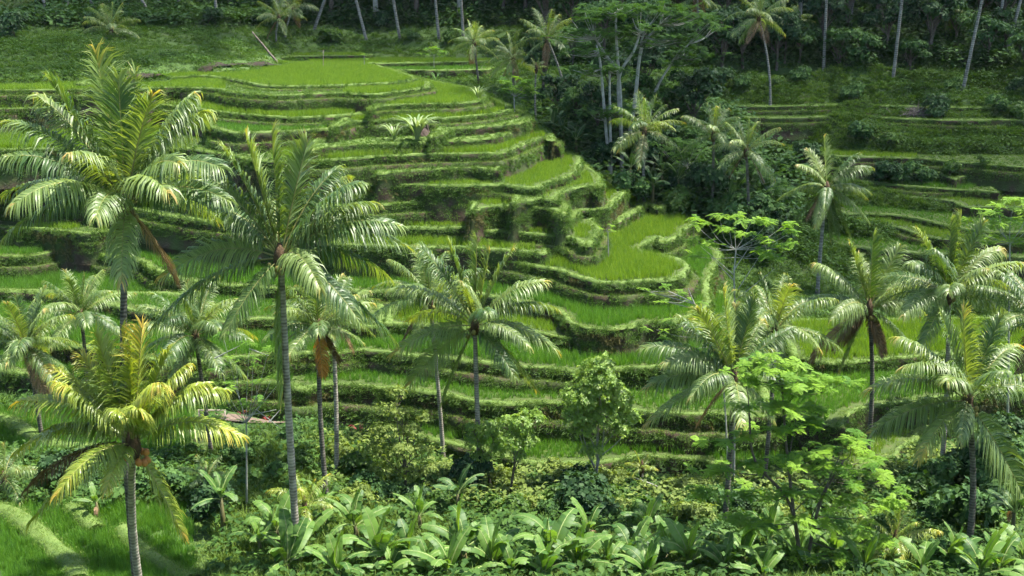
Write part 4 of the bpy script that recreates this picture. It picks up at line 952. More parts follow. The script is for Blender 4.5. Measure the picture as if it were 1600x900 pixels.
palm('palm with long drooping fronds left of the bright feathery tree', 1146, 592, 50, 4.5,
     [(1130,455,'b'),(1178,468,'b'),(1090,486),(1062,496,'b'),(1004,545),(1010,606,'f'),(1012,662,'f'),(1208,658,'f'),(1232,600),(1192,500,'b'),(1205,545),(1080,622,'f'),(1150,480)], 1130, 4, 3, 'palm', 'trunk_dark', 0.2, 1, 8)
palm('lone slender palm in front of the shaded right hillside terraces', 1292, 294, 92, 4.2,
     [(1287,216,'b'),(1248,258),(1262,236,'b'),(1362,262),(1342,240,'b'),(1218,310),(1240,348,'f'),(1296,372,'f'),(1326,366,'f'),(1356,345),(1352,308,'b'),(1308,370),(1274,352,'f')], 1277, 3, 3, 'palm', 'trunk_pale', 0.12, 1, 9, rt=0.15)
# further palms with freely grown crowns: label, px, py, Y, L, base px, trunk
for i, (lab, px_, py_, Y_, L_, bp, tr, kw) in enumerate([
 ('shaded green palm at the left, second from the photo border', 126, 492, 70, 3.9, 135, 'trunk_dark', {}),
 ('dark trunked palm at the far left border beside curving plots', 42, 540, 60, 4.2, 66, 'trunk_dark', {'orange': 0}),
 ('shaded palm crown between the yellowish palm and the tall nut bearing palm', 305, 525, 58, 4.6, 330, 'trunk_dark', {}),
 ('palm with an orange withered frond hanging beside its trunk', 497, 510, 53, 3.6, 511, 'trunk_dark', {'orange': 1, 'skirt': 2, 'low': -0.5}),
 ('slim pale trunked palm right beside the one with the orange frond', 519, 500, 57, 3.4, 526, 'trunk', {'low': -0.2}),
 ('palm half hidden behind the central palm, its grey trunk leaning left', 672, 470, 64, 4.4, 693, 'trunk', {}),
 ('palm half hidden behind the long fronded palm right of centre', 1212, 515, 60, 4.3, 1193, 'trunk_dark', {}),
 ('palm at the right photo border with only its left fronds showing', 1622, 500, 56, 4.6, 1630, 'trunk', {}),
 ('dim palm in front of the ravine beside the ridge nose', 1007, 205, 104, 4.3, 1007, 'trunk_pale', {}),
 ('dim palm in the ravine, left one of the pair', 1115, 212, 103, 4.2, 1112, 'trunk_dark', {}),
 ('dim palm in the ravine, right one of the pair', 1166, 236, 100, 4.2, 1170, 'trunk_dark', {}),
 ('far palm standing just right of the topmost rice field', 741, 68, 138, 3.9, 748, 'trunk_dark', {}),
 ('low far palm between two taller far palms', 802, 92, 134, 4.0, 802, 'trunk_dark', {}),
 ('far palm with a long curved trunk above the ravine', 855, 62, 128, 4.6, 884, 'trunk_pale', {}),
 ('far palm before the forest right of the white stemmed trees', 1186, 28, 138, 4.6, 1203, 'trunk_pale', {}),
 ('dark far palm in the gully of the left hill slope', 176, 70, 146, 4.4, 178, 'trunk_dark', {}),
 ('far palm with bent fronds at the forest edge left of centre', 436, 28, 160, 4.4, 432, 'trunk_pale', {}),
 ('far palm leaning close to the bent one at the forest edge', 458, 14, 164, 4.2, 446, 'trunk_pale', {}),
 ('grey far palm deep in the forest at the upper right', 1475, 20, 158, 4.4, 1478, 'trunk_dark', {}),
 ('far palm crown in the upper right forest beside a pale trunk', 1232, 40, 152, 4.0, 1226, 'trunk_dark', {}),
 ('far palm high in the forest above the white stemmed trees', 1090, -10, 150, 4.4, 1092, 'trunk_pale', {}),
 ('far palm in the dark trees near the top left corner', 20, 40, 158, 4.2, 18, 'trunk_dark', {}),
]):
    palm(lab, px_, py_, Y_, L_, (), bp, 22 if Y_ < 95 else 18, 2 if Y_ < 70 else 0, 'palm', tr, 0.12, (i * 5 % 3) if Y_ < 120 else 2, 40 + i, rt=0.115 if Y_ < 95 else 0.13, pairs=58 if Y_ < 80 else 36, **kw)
# tall forest palms: only the pale trunks show, the crowns rise above the view
FT = [(70,2,76,47),(140,-6,152,42),(215,-8,238,40),(248,2,252,20),(280,0,284,22),(338,-4,340,30),(500,0,488,28),(563,-6,573,36),(619,-6,625,32),(683,-2,686,34),(722,-4,724,34),(1286,-8,1289,85),(1400,-8,1397,104),(1520,-8,1505,126),(1586,-8,1572,76),(1330,-4,1328,40),(1560,-2,1556,60),(107,0,110,40)]
places = ['first from the left border', 'second from the left', 'third from the left, leaning', 'fourth from the left, thin', 'fifth from the left, thin', 'sixth from the left', 'seventh from the left', 'eighth from the left', 'ninth from the left', 'tenth from the left', 'eleventh from the left', 'pale, above the right hillside', 'straight, above the brushwood heap', 'pale and leaning, low on the right slope', 'last before the right border', 'thin, between two pale trunks', 'thin, near the right border', 'short, near the left border']
for i, (tx, ty, bx, by) in enumerate(FT):
    Yb = float(np.interp(by, [20, 45, 80, 104, 126], [171, 165, 152, 146, 141]))
    b = AT(bx, by, Yb); b[2] = surf(b[None])[0] - 0.2
    sl = (tx - bx) / max(by - ty, 1)
    hh = 15 + (i * 37 % 5)
    topx = b[0] + sl * hh; tz = b[2] + hh
    r = np.random.default_rng(i)
    root = empty('coconut_palm', b, 'tall palm trunk at the forest edge, ' + places[i], 'palm', 'tall palms of the forest edge')
    C = resample(np.array([[0, 0, -0.3], [sl * hh * 0.4, 0, hh * 0.4], [sl * hh, 0, hh]]), 0.4)
    V, T_, Q_ = tube(C, np.linspace(0.24, 0.15, len(C)), 8)
    link('trunk', mk_mesh('trunk', V, [Q_, T_], [M['trunk_pale']], [0, 0], smooth=True), root)
    for p, q_ in auto_tips(4.2, 11, r):
        o = link('frond', frond_mb(p, 4.2, 0.15, r, 16, 0, wid=0.12).mesh('frond', [M['rachis'], M['palm']]), root); o.location = C[-1]
# young stemless palms near the valley floor
for lab, px_, py_, Y_, L_, mat in [
 ('young yellowish palm low among the bananas left of centre', 476, 792, 47, 2.3, 'palm_y'),
 ('young palm with pale fronds among shrubs at the bottom right', 1398, 846, 45, 2.6, 'palm_y'),
 ('young drooping palm at the left border above the front field', 8, 765, 50, 2.8, 'palm'),
 ('small pale palm on the bank below the lowest terrace', 1003, 733, 58, 1.3, 'palm_y'),
 ('tiny dark palm under the yellowish front palm', 322, 748, 50, 1.7, 'palm')]:
    palm(lab, px_, py_, Y_, L_, (), None, 13, 0, mat, 'trunk', 0.25, 0, int(px_), rt=0.07, pairs=30, name='young_palm', low=-0.2)
# slender areca palm above the ravine
palm('slim areca palm with a small dark tuft above the ravine', 838, 106, 118, 1.5, (), 838, 10, 0, 'palm', 'trunk_pale', 0, 0, 77, rt=0.10, name='areca_palm', pairs=18)

# ------------------------------------------------------------------ banana plants
def banana_leaf(seed, L=2.2, W=0.34, droop=1.0, torn=0.4):
    """leaf starts at the origin, grows along +X and arches down; slots: midrib, blade"""
    r = np.random.default_rng(seed); mb = MB()
    n = 17; t = np.linspace(0, 1, n)
    th = 1.05 - 1.75 * droop * t ** 1.25
    st = L / (n - 1)
    X = np.concatenate([[0], np.cumsum(np.cos(th[:-1]) * st)]); Z = np.concatenate([[0], np.cumsum(np.sin(th[:-1]) * st)])
    C = np.stack([X, np.zeros(n), Z], -1)
    mb.add(*tube(C, np.linspace(0.04, 0.008, n), 4, False), 0)
    T = norm(np.gradient(C, axis=0)); S = np.array([0, 1.0, 0]); Nn = np.cross(T, S) * -1
    Nn = np.where(Nn[:, 2:3] < 0, -Nn, Nn)
    prof = W * np.interp(t, [0, 0.14, 0.2, 0.35, 0.65, 0.9, 1.0], [0, 0.0, 0.55, 0.95, 1.0, 0.62, 0.05])
    for sg in (-1, 1):
        g_ang = 0.25; 
        for i in range(n - 1):
            if prof[i + 1] < 0.02: continue
            if r.uniform() < torn * 0.5: g_ang = r.uniform(-0.1, 0.9)
            a = g_ang + r.normal(0, 0.03)
            V = []
            cut = 0.02 if r.uniform() < torn * 0.4 else 0.0
            for k, f in ((i, cut), (i + 1, 1 - cut)):
                o = C[i] + (C[i + 1] - C[i]) * (f if k != i else cut)
                w = prof[i] + (prof[i + 1] - prof[i]) * (0 if k == i else 1)
                fw = T[k] * w * 0.28
                m1 = o + sg * S * w * 0.5 * math.cos(a * 0.4 - 0.2) + Nn[k] * w * 0.5 * math.sin(0.28 - a * 0.5) + fw * 0.5
                m2 = m1 + sg * S * w * 0.5 * math.cos(a) - UP * w * 0.5 * math.sin(a) + fw * 0.5
                V += [o, m1, m2]
            q = [[0, 1, 4, 3], [1, 2, 5, 4]]
            if sg < 0: q = [x[::-1] for x in q]
            mb.add(V, None, q, 1, 0.25 + 0.55 * r.uniform())
    return mb
BL = {}
def bleaf(kind, i):
    k = (kind, i % 6)
    if k not in BL:
        s_ = [1.0, 0.8, 1.15, 0.62, 0.9, 0.45][i % 6]
        BL[k] = banana_leaf(500 + i % 6, 2.2, 0.29, s_, [0.8, 0.4, 1.0, 0.3, 0.9, 0.15][i % 6]).mesh('banana_leaf', [M['midrib'], M[kind]])
    return BL[k]
STEM = {}
def banana(label, px, py, Y, size=1.0, n=8, kind='banana', group='banana plants', seed=0, stem_h=None):
    r = np.random.default_rng(seed + 300)
    c = AT(px, py, Y); b = np.array([c[0], c[1], surf(c[None])[0]])
    h = max(0.5, c[2] - b[2]) if stem_h is None else stem_h
    h = min(h, 4.0)
    root = empty('banana_plant', b, label, 'banana plant', group)
    V, T_, Q_ = tube(np.array([[0, 0, -0.2], [0.03, 0, h * 0.4], [0, 0.02, h]]), [0.17 * size, 0.14 * size, 0.08 * size], 8)
    link('stem', mk_mesh('stem', V, [Q_, T_], [M['bstem']], [0, 0], smooth=True), root)
    for i in range(n):
        o = link('leaf', bleaf('banana_new' if (i == 0 and kind == 'banana' and r.uniform() < 0.5) else kind, int(r.integers(0, 6)) if i else 5), root)
        o.location = (0, 0, h - 0.1 * size)
        q = i / max(n - 1, 1)
        o.rotation_euler = (r.normal(0, 0.12), np.interp(q, [0, 0.2, 0.6, 1], [-0.6, -0.4, -0.1, 0.5]) + r.normal(0, 0.1), i * 2.4 + r.uniform(-0.4, 0.4))
        s_ = size * r.uniform(0.8, 1.08); o.scale = (s_, s_, s_)
    if r.uniform() < 0.6 and Y < 70:
        o = link('dry_leaf', None, root); bpy.data.objects.remove(o)
        o = link('dry_leaf', dry_leaf(), root); o.location = (0, 0, h - 0.15); o.rotation_euler = (0, 0.9, r.uniform(0, 6.28)); o.scale = (size * 0.7,) * 3
    return root
_dl = []
def dry_leaf():
    if not _dl: _dl.append(banana_leaf(590, 2.0, 0.22, 1.5, 0.9).mesh('dry_banana_leaf', [M['fibre'], M['palm_dead']]))
    return _dl[0]
BAN = [ # px, py of leaf base, Y, size, leaves, words
 (592,838,44.5,1.25,9,'large banana plant in front at the lower centre left with a yellow green new leaf'),
 (724,826,45,1.25,9,'large banana plant in front just left of the lower centre'),
 (862,838,44,1.3,10,'large banana plant with broad pale leaves at the lower centre'),
 (530,905,42.5,1.0,7,'banana plant cut by the bottom border below the young palm'),
 (668,872,43.5,0.95,7,'small banana plant between the two large front ones'),
 (800,880,43,0.9,7,'banana plant with few leaves low between the large front ones'),
 (655,805,48.5,0.9,7,'banana plant behind the large front ones beneath the loose olive tree'),
 (572,775,50.5,1.0,8,'banana plant with ragged pale leaves below the loose olive tree'),
 (345,778,47,0.95,8,'slim stemmed banana plant right of the yellowish palm'),
 (432,798,46,1.05,8,'banana plant just left of the tall grey palm trunk'),
 (405,845,44.5,0.8,6,'small banana plant low beside the grassy path'),
 (275,745,50,0.9,7,'banana plant half hidden right behind the yellowish palm'),
 (150,785,47.5,0.75,5,'small banana plant on the front field under the yellowish palm'),
 (958,800,49.5,1.05,8,'banana plant in the middle clump, its leaves fanned wide'),
 (1010,822,47.5,1.05,8,'banana plant in the middle clump right of the fanned one'),
 (1050,778,51.5,1.1,8,'dark upright banana plant at the right end of the middle clump'),
 (920,828,47.5,0.95,7,'banana plant in the middle clump right of the broad pale one'),
 (1082,800,50,1.0,7,'banana plant under the palm with long drooping fronds'),
 (950,880,43.5,0.85,6,'low banana plant near the bottom right of the broad pale one'),
 (1130,886,43.5,0.9,7,'banana plant at the bottom among feathery twigs'),
 (1205,838,46.5,1.0,8,'banana plant behind the bright feathery tree on its left side'),
 (1302,842,46,1.0,8,'banana plant behind the bright feathery tree on its right side'),
 (1190,890,42.5,0.9,6,'banana plant cut by the bottom border under the feathery tree'),
 (1490,862,44,1.15,8,'banana plant at the bottom right below the front palm'),
 (1560,868,43.5,1.1,8,'banana plant at the bottom right corner'),
 (1438,885,43,0.9,6,'small banana plant left of the bottom right pair'),
 (1585,800,48,1.0,7,'banana plant at the right border under the dark bush'),
 (1350,880,43.5,0.9,7,'banana plant at the bottom beside the young pale palm'),
 (715,772,52,1.0,7,'dark banana plant behind the central palm trunk'),
 (780,792,50.5,0.8,6,'banana plant with dull leaves right of the central palm trunk'),
 (505,790,49,0.8,6,'banana plant right behind the young yellowish palm'),
 (610,875,43.2,0.9,6,'banana plant crouching below the large left front one'),
]
rbn = np.random.default_rng(321)
FILL = [(470,850,45,'left of the big front ones'),(555,820,46.5,'behind the large left front one'),(620,790,49,'under the loose olive tree'),(690,800,48,'behind the central palm trunk base'),(760,810,47.5,'right of the central palm trunk base'),(770,860,44,'squeezed between the two large front ones'),(820,800,49,'behind the broad pale one'),(890,790,50,'left of the fanned one'),(905,870,44,'right below the broad pale one'),(985,860,45,'below the middle clump'),(1040,850,45.5,'below the right end of the middle clump'),(1075,870,44.2,'left of the feathery twigs'),(1000,780,51.5,'at the back of the middle clump'),(1110,790,51,'under the drooping palm trunk'),(1160,850,45.5,'in the shade of the feathery tree'),(1250,860,44.8,'right beneath the feathery tree'),(1400,820,48.5,'left of the front palm trunk'),(1530,890,42.8,'between the bottom right pair'),(1600,850,45,'cut by the right border'),(1470,815,48.5,'behind the front palm trunk'),(480,760,52,'behind the young yellowish palm, dark'),(540,760,52.5,'left of the ragged pale one'),(310,790,48,'left of the slim stemmed one'),(390,770,50,'between slim stemmed one and grey trunk'),(640,850,44.3,'right of the large left front one'),(700,890,42.5,'at the bottom border left of the centre'),(850,895,42.3,'at the bottom border below the broad pale one'),(1010,895,42.4,'at the bottom border right of the centre'),(450,885,43.2,'at the bottom border beside the grey trunk')]
for (a, b_, Y_, wd) in [q for q in FILL if q[2] < 46.8]: BAN.append((a, b_, Y_, rbn.uniform(0.9, 1.25), int(rbn.integers(7, 10)), 'banana plant ' + wd))
BAN = [q for i, q in enumerate(BAN) if q[2] < 48.2 or i % 2 == 0]
for i, (a, b_, Y_, s_, n_, wd) in enumerate(BAN):
    if Y_ < 46.2 and s_ > 0.89: b_ += 30; Y_ -= 0.9; s_ *= 1.1
    banana(wd, a, b_, Y_, s_ * 0.88, n_, 'banana_dark' if 'dark' in wd else 'banana', seed=i)
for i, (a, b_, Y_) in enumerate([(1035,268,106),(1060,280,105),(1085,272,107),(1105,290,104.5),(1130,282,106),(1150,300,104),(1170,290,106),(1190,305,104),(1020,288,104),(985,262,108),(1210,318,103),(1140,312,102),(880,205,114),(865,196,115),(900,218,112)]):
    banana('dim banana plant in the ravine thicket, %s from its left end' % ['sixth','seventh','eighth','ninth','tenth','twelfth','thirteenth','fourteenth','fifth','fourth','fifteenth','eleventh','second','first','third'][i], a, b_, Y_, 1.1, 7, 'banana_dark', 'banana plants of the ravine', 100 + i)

# ------------------------------------------------------------------ leafy trees
def rosettes(centers, normals, r, n=7, l=0.16, w=0.34, spread=0.9, tint=(0, 1)):
    """whorls of simple leaves at the centers"""
    k = len(centers); n_ = n
    a = r.uniform(0, 6.28, (k, 1)) + np.arange(n_)[None] * (6.283 / n_) + r.normal(0, 0.25, (k, n_))
    N = norm(normals); ref = np.where(np.abs(N[:, 2:3]) > 0.9, np.array([[1.0, 0, 0]]), np.array([[0, 0, 1.0]]))
    U = norm(np.cross(N, ref)); W = np.cross(N, U)
    d = np.cos(a)[..., None] * U[:, None] + np.sin(a)[..., None] * W[:, None]
    lift = r.normal(0.25, 0.3, (k, n_, 1)) / max(spread, 0.1)
    d = norm(d + N[:, None] * lift - UP * 0.15)
    ll = (l * r.uniform(0.6, 1.25, (k, n_)))[..., None]
    s = norm(np.cross(d, N[:, None] + r.normal(0, 0.35, (k, n_, 3))))
    b = centers[:, None] + d * 0.02
    V = np.stack([b, b + d * ll * 0.5 + s * ll * w, b + d * ll - UP * ll * 0.12, b + d * ll * 0.5 - s * ll * w], 2).reshape(-1, 3)
    i = 4 * np.arange(k * n_)[:, None]
    T = np.concatenate([i + np.array([0, 1, 2]), i + np.array([0, 2, 3])])
    tn = np.repeat((r.uniform(*tint, (k, 1)) + r.normal(0, 0.12, (k, n_))).ravel(), 4)
    return V, T, tn
def lobes_points(lobes, r, dens, up=0.35):
    """points near the surface of uneven lobes; lobes: (center(3), radii(3), weight)"""
    P = []; N = []
    for c, ra, wt in lobes:
        n = max(3, int(dens * wt))
        v = norm(r.normal(0, 1, (n, 3))); v[:, 2] = np.where(v[:, 2] < -0.35, -v[:, 2] * 0.6, v[:, 2]); v = norm(v)
        rad = r.uniform(0.25, 1.0, (n, 1)) ** 0.42 * (1 + 0.18 * np.sin(v[:, :1] * 5 + c[0]) + r.normal(0, 0.07, (n, 1)))
        P.append(c + v * rad * ra); N.append(norm(v + UP * up))
    return np.concatenate(P), np.concatenate(N)
def skeleton(lobes, base_p, r, r0, fork, n_tw=7):
    """trunk to fork point, a limb to every lobe, twigs inside it"""
    mb = MB(); lm = MB(); f = np.asarray(fork, float)
    C = smooth_line(np.array([[0, 0, -0.3], f * 0.5 + r.normal(0, 0.06, 3) * np.linalg.norm(f) * 0.3, f]))
    mb.add(*tube(C, np.linspace(r0 * 1.25, r0 * 0.7, len(C)), 8))
    for c, ra, wt in lobes:
        c = np.asarray(c)
        s0 = C[int(r.integers(len(C) // 2, len(C)))]
        m = (s0 + c) / 2 + np.array([0, 0, 0.12 * np.linalg.norm(c - s0)]) + r.normal(0, 0.08, 3) * np.linalg.norm(c - s0)
        D = smooth_line(np.array([s0, m, c]), it=5)
        lm.add(*tube(D, np.linspace(r0 * 0.5, r0 * 0.18, len(D)), 5))
        for _ in range(n_tw):
            v = norm(r.normal(0, 1, 3) + UP * 0.4); e = c + v * ra * 0.85; st = D[int(r.integers(len(D) // 2, len(D)))]
            lm.add(*tube(np.array([st, (st + e) / 2 + r.normal(0, 0.05, 3), e]), [r0 * 0.2, r0 * 0.13, r0 * 0.05], 3, False))
    return mb, lm
def px_lobes(spec, Y, b):
    out = []
    for lx, ly, rx, ry, dY in spec:
        c = AT(lx, ly, Y + dY) - b; s_ = math.hypot(Y + dY, 0) / CP / FPX
        ra = np.array([rx * s_, (rx + ry) / 2 * s_, ry * s_]); out.append((c, ra, rx * ry / 400.0))
    return out
def leafy_tree(name, label, bx, Y, spec, leafmat, bark='bark', dens=60, l=0.17, w=0.32, nl=7, r0=0.1, seed=0, forkq=0.45, cat='tree', group=None, by=None, tint=(0, 1)):
    r = np.random.default_rng(2000 + seed)
    b = np.array([0, Y, 0.0])
    for _ in range(4):
        b[2] = surf(b[None])[0]; fw = b[1] * CP - (b[2] - H) * SP; b[0] = (bx - 800) / FPX * fw
    b[2] = surf(b[None])[0]
    lob = px_lobes(spec, Y, b)
    root = empty(name, b, label, cat, group)
    cen = np.mean([c for c, _, _ in lob], 0); low = min(c[2] - ra[2] for c, ra, _ in lob)
    fork = np.array([cen[0] * 0.6, cen[1] * 0.6, max(0.4, low + forkq * (cen[2] - low))])
    tk, lm = skeleton(lob, b, r, r0, fork)
    tk = link('trunk', tk.mesh('trunk', [M[bark]], True), root)
    link('limbs', lm.mesh('limbs', [M[bark]], True), tk)
    P, N = lobes_points(lob, r, dens)
    V, T, A = rosettes(P, N, r, nl, l, w, 0.9, tint)
    mb = MB(); mb.add(V, T, None, 0, A)
    link('crown', mb.mesh('crown', [M[leafmat]]), root)
    return root
leafy_tree('round_tree', 'round crowned pale green tree in front of the lower terraces', 930, 57,
  [(935,600,38,38,0),(905,625,30,28,-0.3),(962,628,32,30,0.2),(940,650,46,22,0),(900,655,22,18,-0.6),(982,652,24,16,0.3),(915,672,22,14,-0.6),(970,672,18,12,-0.5),(938,575,26,24,0),(925,705,22,14,-0.5)], 'broad', 'bark_pale', 140, 0.15, 0.33, 8, 0.08, 1, 0.1, tint=(0.2, 1.5))
leafy_tree('small_broadleaf_tree', 'bright leafy tree right of the central palm trunk, right one of two', 795, 55.5,
  [(815,665,24,24,0),(838,655,16,16,0.3),(800,690,20,18,-0.4),(825,690,20,16,0),(790,660,14,14,0.3),(812,712,14,10,0)], 'broad', 'bark', 115, 0.165, 0.27, 8, 0.07, 2, 0.2, tint=(0.2, 1.5))
leafy_tree('small_broadleaf_tree', 'bright leafy tree crossed by the central palm trunk, left one of two', 768, 56.5,
  [(765,675,22,22,0),(745,690,18,18,0.3),(780,700,18,16,-0.3),(752,715,18,12,0),(738,668,10,10,0)], 'broad', 'bark', 115, 0.165, 0.27, 8, 0.07, 3, 0.2, tint=(0.1, 1.4))
leafy_tree('loose_tree', 'loose olive green tree left of the leaning palm trunk', 636, 54.5,
  [(622,615,18,14,0.4),(605,640,20,12,0),(628,650,16,14,0),(600,675,26,20,-0.3),(640,670,24,18,0.4),(665,655,16,12,0.3),(585,705,24,20,0),(625,705,28,20,-0.5),(660,705,22,20,0.2),(600,735,24,16,0),(640,740,24,16,0),(670,735,16,14,0)], 'broad_ol', 'bark', 55, 0.17, 0.28, 7, 0.08, 4, 0.3, tint=(0.1, 1.4))

# bipinnate, feathery trees
def feather_leaf(r, L=0.5, pairs=7):
    V = []; T = []; n = 0
    t = np.linspace(0.15, 1, pairs)
    for k, q in enumerate(t):
        p = np.array([q * L, 0, -0.35 * L * q * q])
        pl = L * 0.42 * math.sin(math.pi * (0.18 + 0.72 * q)) + 0.02
        for sg in (-1, 1):
            d = norm(np.array([0.55, sg * 0.83, -0.25 + r.normal(0, 0.08)])); s = np.array([0.83, -sg * 0.55, 0.0]) * 0.06 * L * 1.15
            e = p + d * pl
            V += [p - s * 0.4, p + s * 0.4, p + d * pl * 0.6 + s, p + d * pl * 0.6 - s, e]
            T += [[n, n + 1, n + 2], [n, n + 2, n + 3], [n + 3, n + 2, n + 4]]; n += 5
    return np.array(V), np.array(T)
_fl = [feather_leaf(np.random.default_rng(i)) for i in range(4)]
def feather_crown(P, r, l=1.0, n=8, tilt=0.15, tint=(0, 1)):
    """umbrella rosettes of feathery leaves at points P"""
    Vs = []; Ts = []; As = []; m = 0
    for p in P:
        a0 = r.uniform(0, 6.28); tn = r.uniform(*tint); ax = r.normal(0, tilt, 2)
        for i in range(n):
            V, T = _fl[int(r.integers(4))]
            a = a0 + i * 6.283 / n + r.normal(0, 0.2); s = l * r.uniform(0.7, 1.15); pt = r.normal(0.12, 0.2)
            c, s_ = math.cos(a), math.sin(a)
            X = V[:, 0] * math.cos(pt) - V[:, 2] * math.sin(pt) * 0.5; Z = V[:, 2] + V[:, 0] * math.sin(pt)
            W = np.stack([(X * c - V[:, 1] * s_) * s, (X * s_ + V[:, 1] * c) * s, Z * s], -1)
            W[:, 2] += W[:, 0] * ax[0] + W[:, 1] * ax[1]
            Vs.append(W + p); Ts.append(T + m); As.append(np.full(len(V), tn + r.normal(0, 0.1))); m += len(V)
    return np.concatenate(Vs), np.concatenate(Ts), np.concatenate(As)
def feather_tree(name, label, bx, Y, pts, mat='feather', bark='bark', l=1.0, n=8, r0=0.08, seed=0, fork=None, bare=(), group=None, per=4, jit=0.35, tint=(0.1, 1.1), trunks=None):
    """pts: picture positions (px,py,dY) of leaf umbrellas; bare: picture lines of leafless twigs"""
    r = np.random.default_rng(3000 + seed)
    b = np.array([0, Y, 0.0])
    for _ in range(4):
        b[2] = surf(b[None])[0]; fw = b[1] * CP - (b[2] - H) * SP; b[0] = (bx - 800) / FPX * fw
    b[2] = surf(b[None])[0]
    root = empty(name, b, label, 'tree', group)
    mb = MB(); lm = MB()
    stems = trunks or [[(bx, None, 0), (fork[0], fork[1], 0)]]
    lines = []
    for st in stems:
        pp = []
        for (x, y, dy) in st: pp.append(np.array([0, 0, -0.3]) if y is None else AT(x, y, Y + dy) - b)
        C = smooth_line(np.array(pp)) if len(pp) > 2 else resample(np.array(pp), 0.4)
        mb.add(*tube(C, np.linspace(r0 * 1.2, r0 * 0.55, len(C)), 7)); lines.append(C)
    allp = np.concatenate(lines)
    P = []
    for (x, y, dy) in pts:
        c = AT(x, y, Y + dy) - b
        d = np.linalg.norm(allp - c, axis=1) + np.where(allp[:, 2] > c[2] + 0.1, 3.0, 0) + np.where(allp[:, 2] < allp[:, 2].max() * 0.35, 2.0, 0)
        s0 = allp[int(np.argmin(d))]
        mid = (s0 + c) / 2 - UP * 0.08 * np.linalg.norm(c - s0) + r.normal(0, 0.1, 3)
        D = smooth_line(np.array([s0, mid, c]), it=4)
        lm.add(*tube(D, np.linspace(r0 * 0.35, r0 * 0.14, len(D)), 4, False))
        for k in range(per): P.append(c + np.array([r.normal(0, jit), r.normal(0, jit), abs(r.normal(0, jit * 0.35))]))
    for ln in bare:
        pp = [AT(x, y, Y + dy) - b for x, y, dy in ln]
        lm.add(*tube(resample(np.array(pp), 0.3), np.linspace(0.035, 0.012, len(resample(np.array(pp), 0.3))), 4, False))
    tk = link('trunk', mb.mesh('trunk', [M[bark]], True), root)
    link('limbs', lm.mesh('limbs', [M[bark]], True), tk)
    V, T, A = feather_crown(np.array(P), r, l, n, 0.15, tint)
    m2 = MB(); m2.add(V, T, None, 0, A)
    link('crown', m2.mesh('crown', [M[mat]]), root)
    return root
fr_pts = [(1160,578,0),(1185,572,0.5),(1205,560,0.3),(1228,575,0),(1250,590,-0.4),(1180,600,-0.3),(1215,605,0),(1245,615,0.3),(1275,600,0),(1300,600,0.4),(1320,598,0.6),(1200,635,-0.2),(1240,640,-0.5),(1150,640,0),(1125,690,0),(1175,680,0.3),(1215,670,-0.4),(1255,660,0.3),(1280,640,0),(1290,700,0.3),(1330,690,0),(1350,720,0.4),(1305,735,-0.4),(1265,720,0),(1225,720,-0.5),(1180,725,0),(1340,755,-0.3),(1385,750,0.2),(1370,780,0),(1400,790,0.4),(1320,790,-0.5),(1280,770,0.2),(1235,770,-0.3),(1195,775,0),(1155,770,0.4),(1340,830,-0.6),(1290,820,-0.4),(1245,815,-0.8),(1195,820,-0.4),(1150,815,0),(1375,850,-0.4),(1320,870,-0.8),(1260,870,-0.8),(1205,868,-0.6),(1120,735,0.3),(1100,770,0.3)]
feather_tree('feathery_tree', 'bright green feathery leaved tree filling the lower right foreground', 1256, 43.5, fr_pts, 'feather', 'bark', 0.85, 7, 0.075, 1,
   trunks=[[(1256,None,0),(1240,800,0),(1228,690,0),(1222,600,0)],[(1256,None,0),(1280,790,0),(1318,720,0)],[(1256,None,0),(1235,790,0),(1180,720,0),(1170,640,0)]],
   bare=[[(1232,720,0),(1246,640,0)],[(1228,690,0),(1200,655,0)],[(1258,830,-0.3),(1318,700,-0.2)],[(1240,800,0),(1300,740,0.2)]], per=6, jit=0.36, tint=(0.0, 1.2))
feather_tree('feathery_tree', 'slender feathery tree with pale bare branches standing over the long fronded palm', 1147, 60,
   [(1085,350,0),(1105,348,0.3),(1125,340,0),(1150,340,0.4),(1175,345,0),(1200,348,0.3),(1225,352,0),(1240,362,0.4),(1090,378,0),(1112,385,-0.3),(1140,360,-0.3),(1165,368,0.2),(1190,372,-0.3),(1215,380,0),(1080,400,0.3),(1235,385,0),(1180,395,0.3),(1205,402,0.4)], 'feather', 'bark_pale', 0.9, 7, 0.06, 2,
   trunks=[[(1147,None,0),(1148,500,0),(1147,430,0),(1150,390,0)]],
   bare=[[(1148,460,0),(1190,395,0)],[(1148,440,0),(1110,400,0)],[(1148,420,0),(1175,380,0)],[(1147,430,0),(1095,385,0)],[(1148,470,0),(1210,420,0.3)]], per=3, jit=0.35, tint=(0.3, 1.3))
feather_tree('feathery_branching_tree', 'thin feathery tree spreading pale twigs leftward over the lower terraces', 1140, 57,
   [(1000,452,0),(1012,460,0.2),(1040,448,0),(1060,462,0),(1035,470,-0.3),(1085,470,0.2),(1025,515,0),(1050,505,0.2),(1040,530,0),(1075,515,-0.2),(1095,500,0)], 'feather', 'bark_pale', 0.75, 6, 0.045, 3,
   trunks=[[(1140,None,0),(1130,600,0),(1110,500,0),(1085,475,0),(1045,455,0)]], bare=[[(1085,475,0),(1000,452,0)],[(1095,485,0),(1035,470,0)],[(1085,475,0),(1075,450,0)]], per=2, jit=0.22, tint=(0.2, 1.1))
feather_tree('feathery_tree', 'feathery tree crown at the right border before the shaded terraces', 1575, 66,
   [(1520,345,0),(1540,332,0),(1560,325,0.4),(1585,315,0),(1605,320,0),(1530,362,0),(1555,350,-0.4),(1580,345,0),(1600,350,0.4),(1545,378,0),(1575,372,0),(1600,378,0),(1620,335,0)], 'feather', 'bark_pale', 0.95, 7, 0.07, 4, fork=(1578,380), per=4, jit=0.4, tint=(0.2, 1.2))
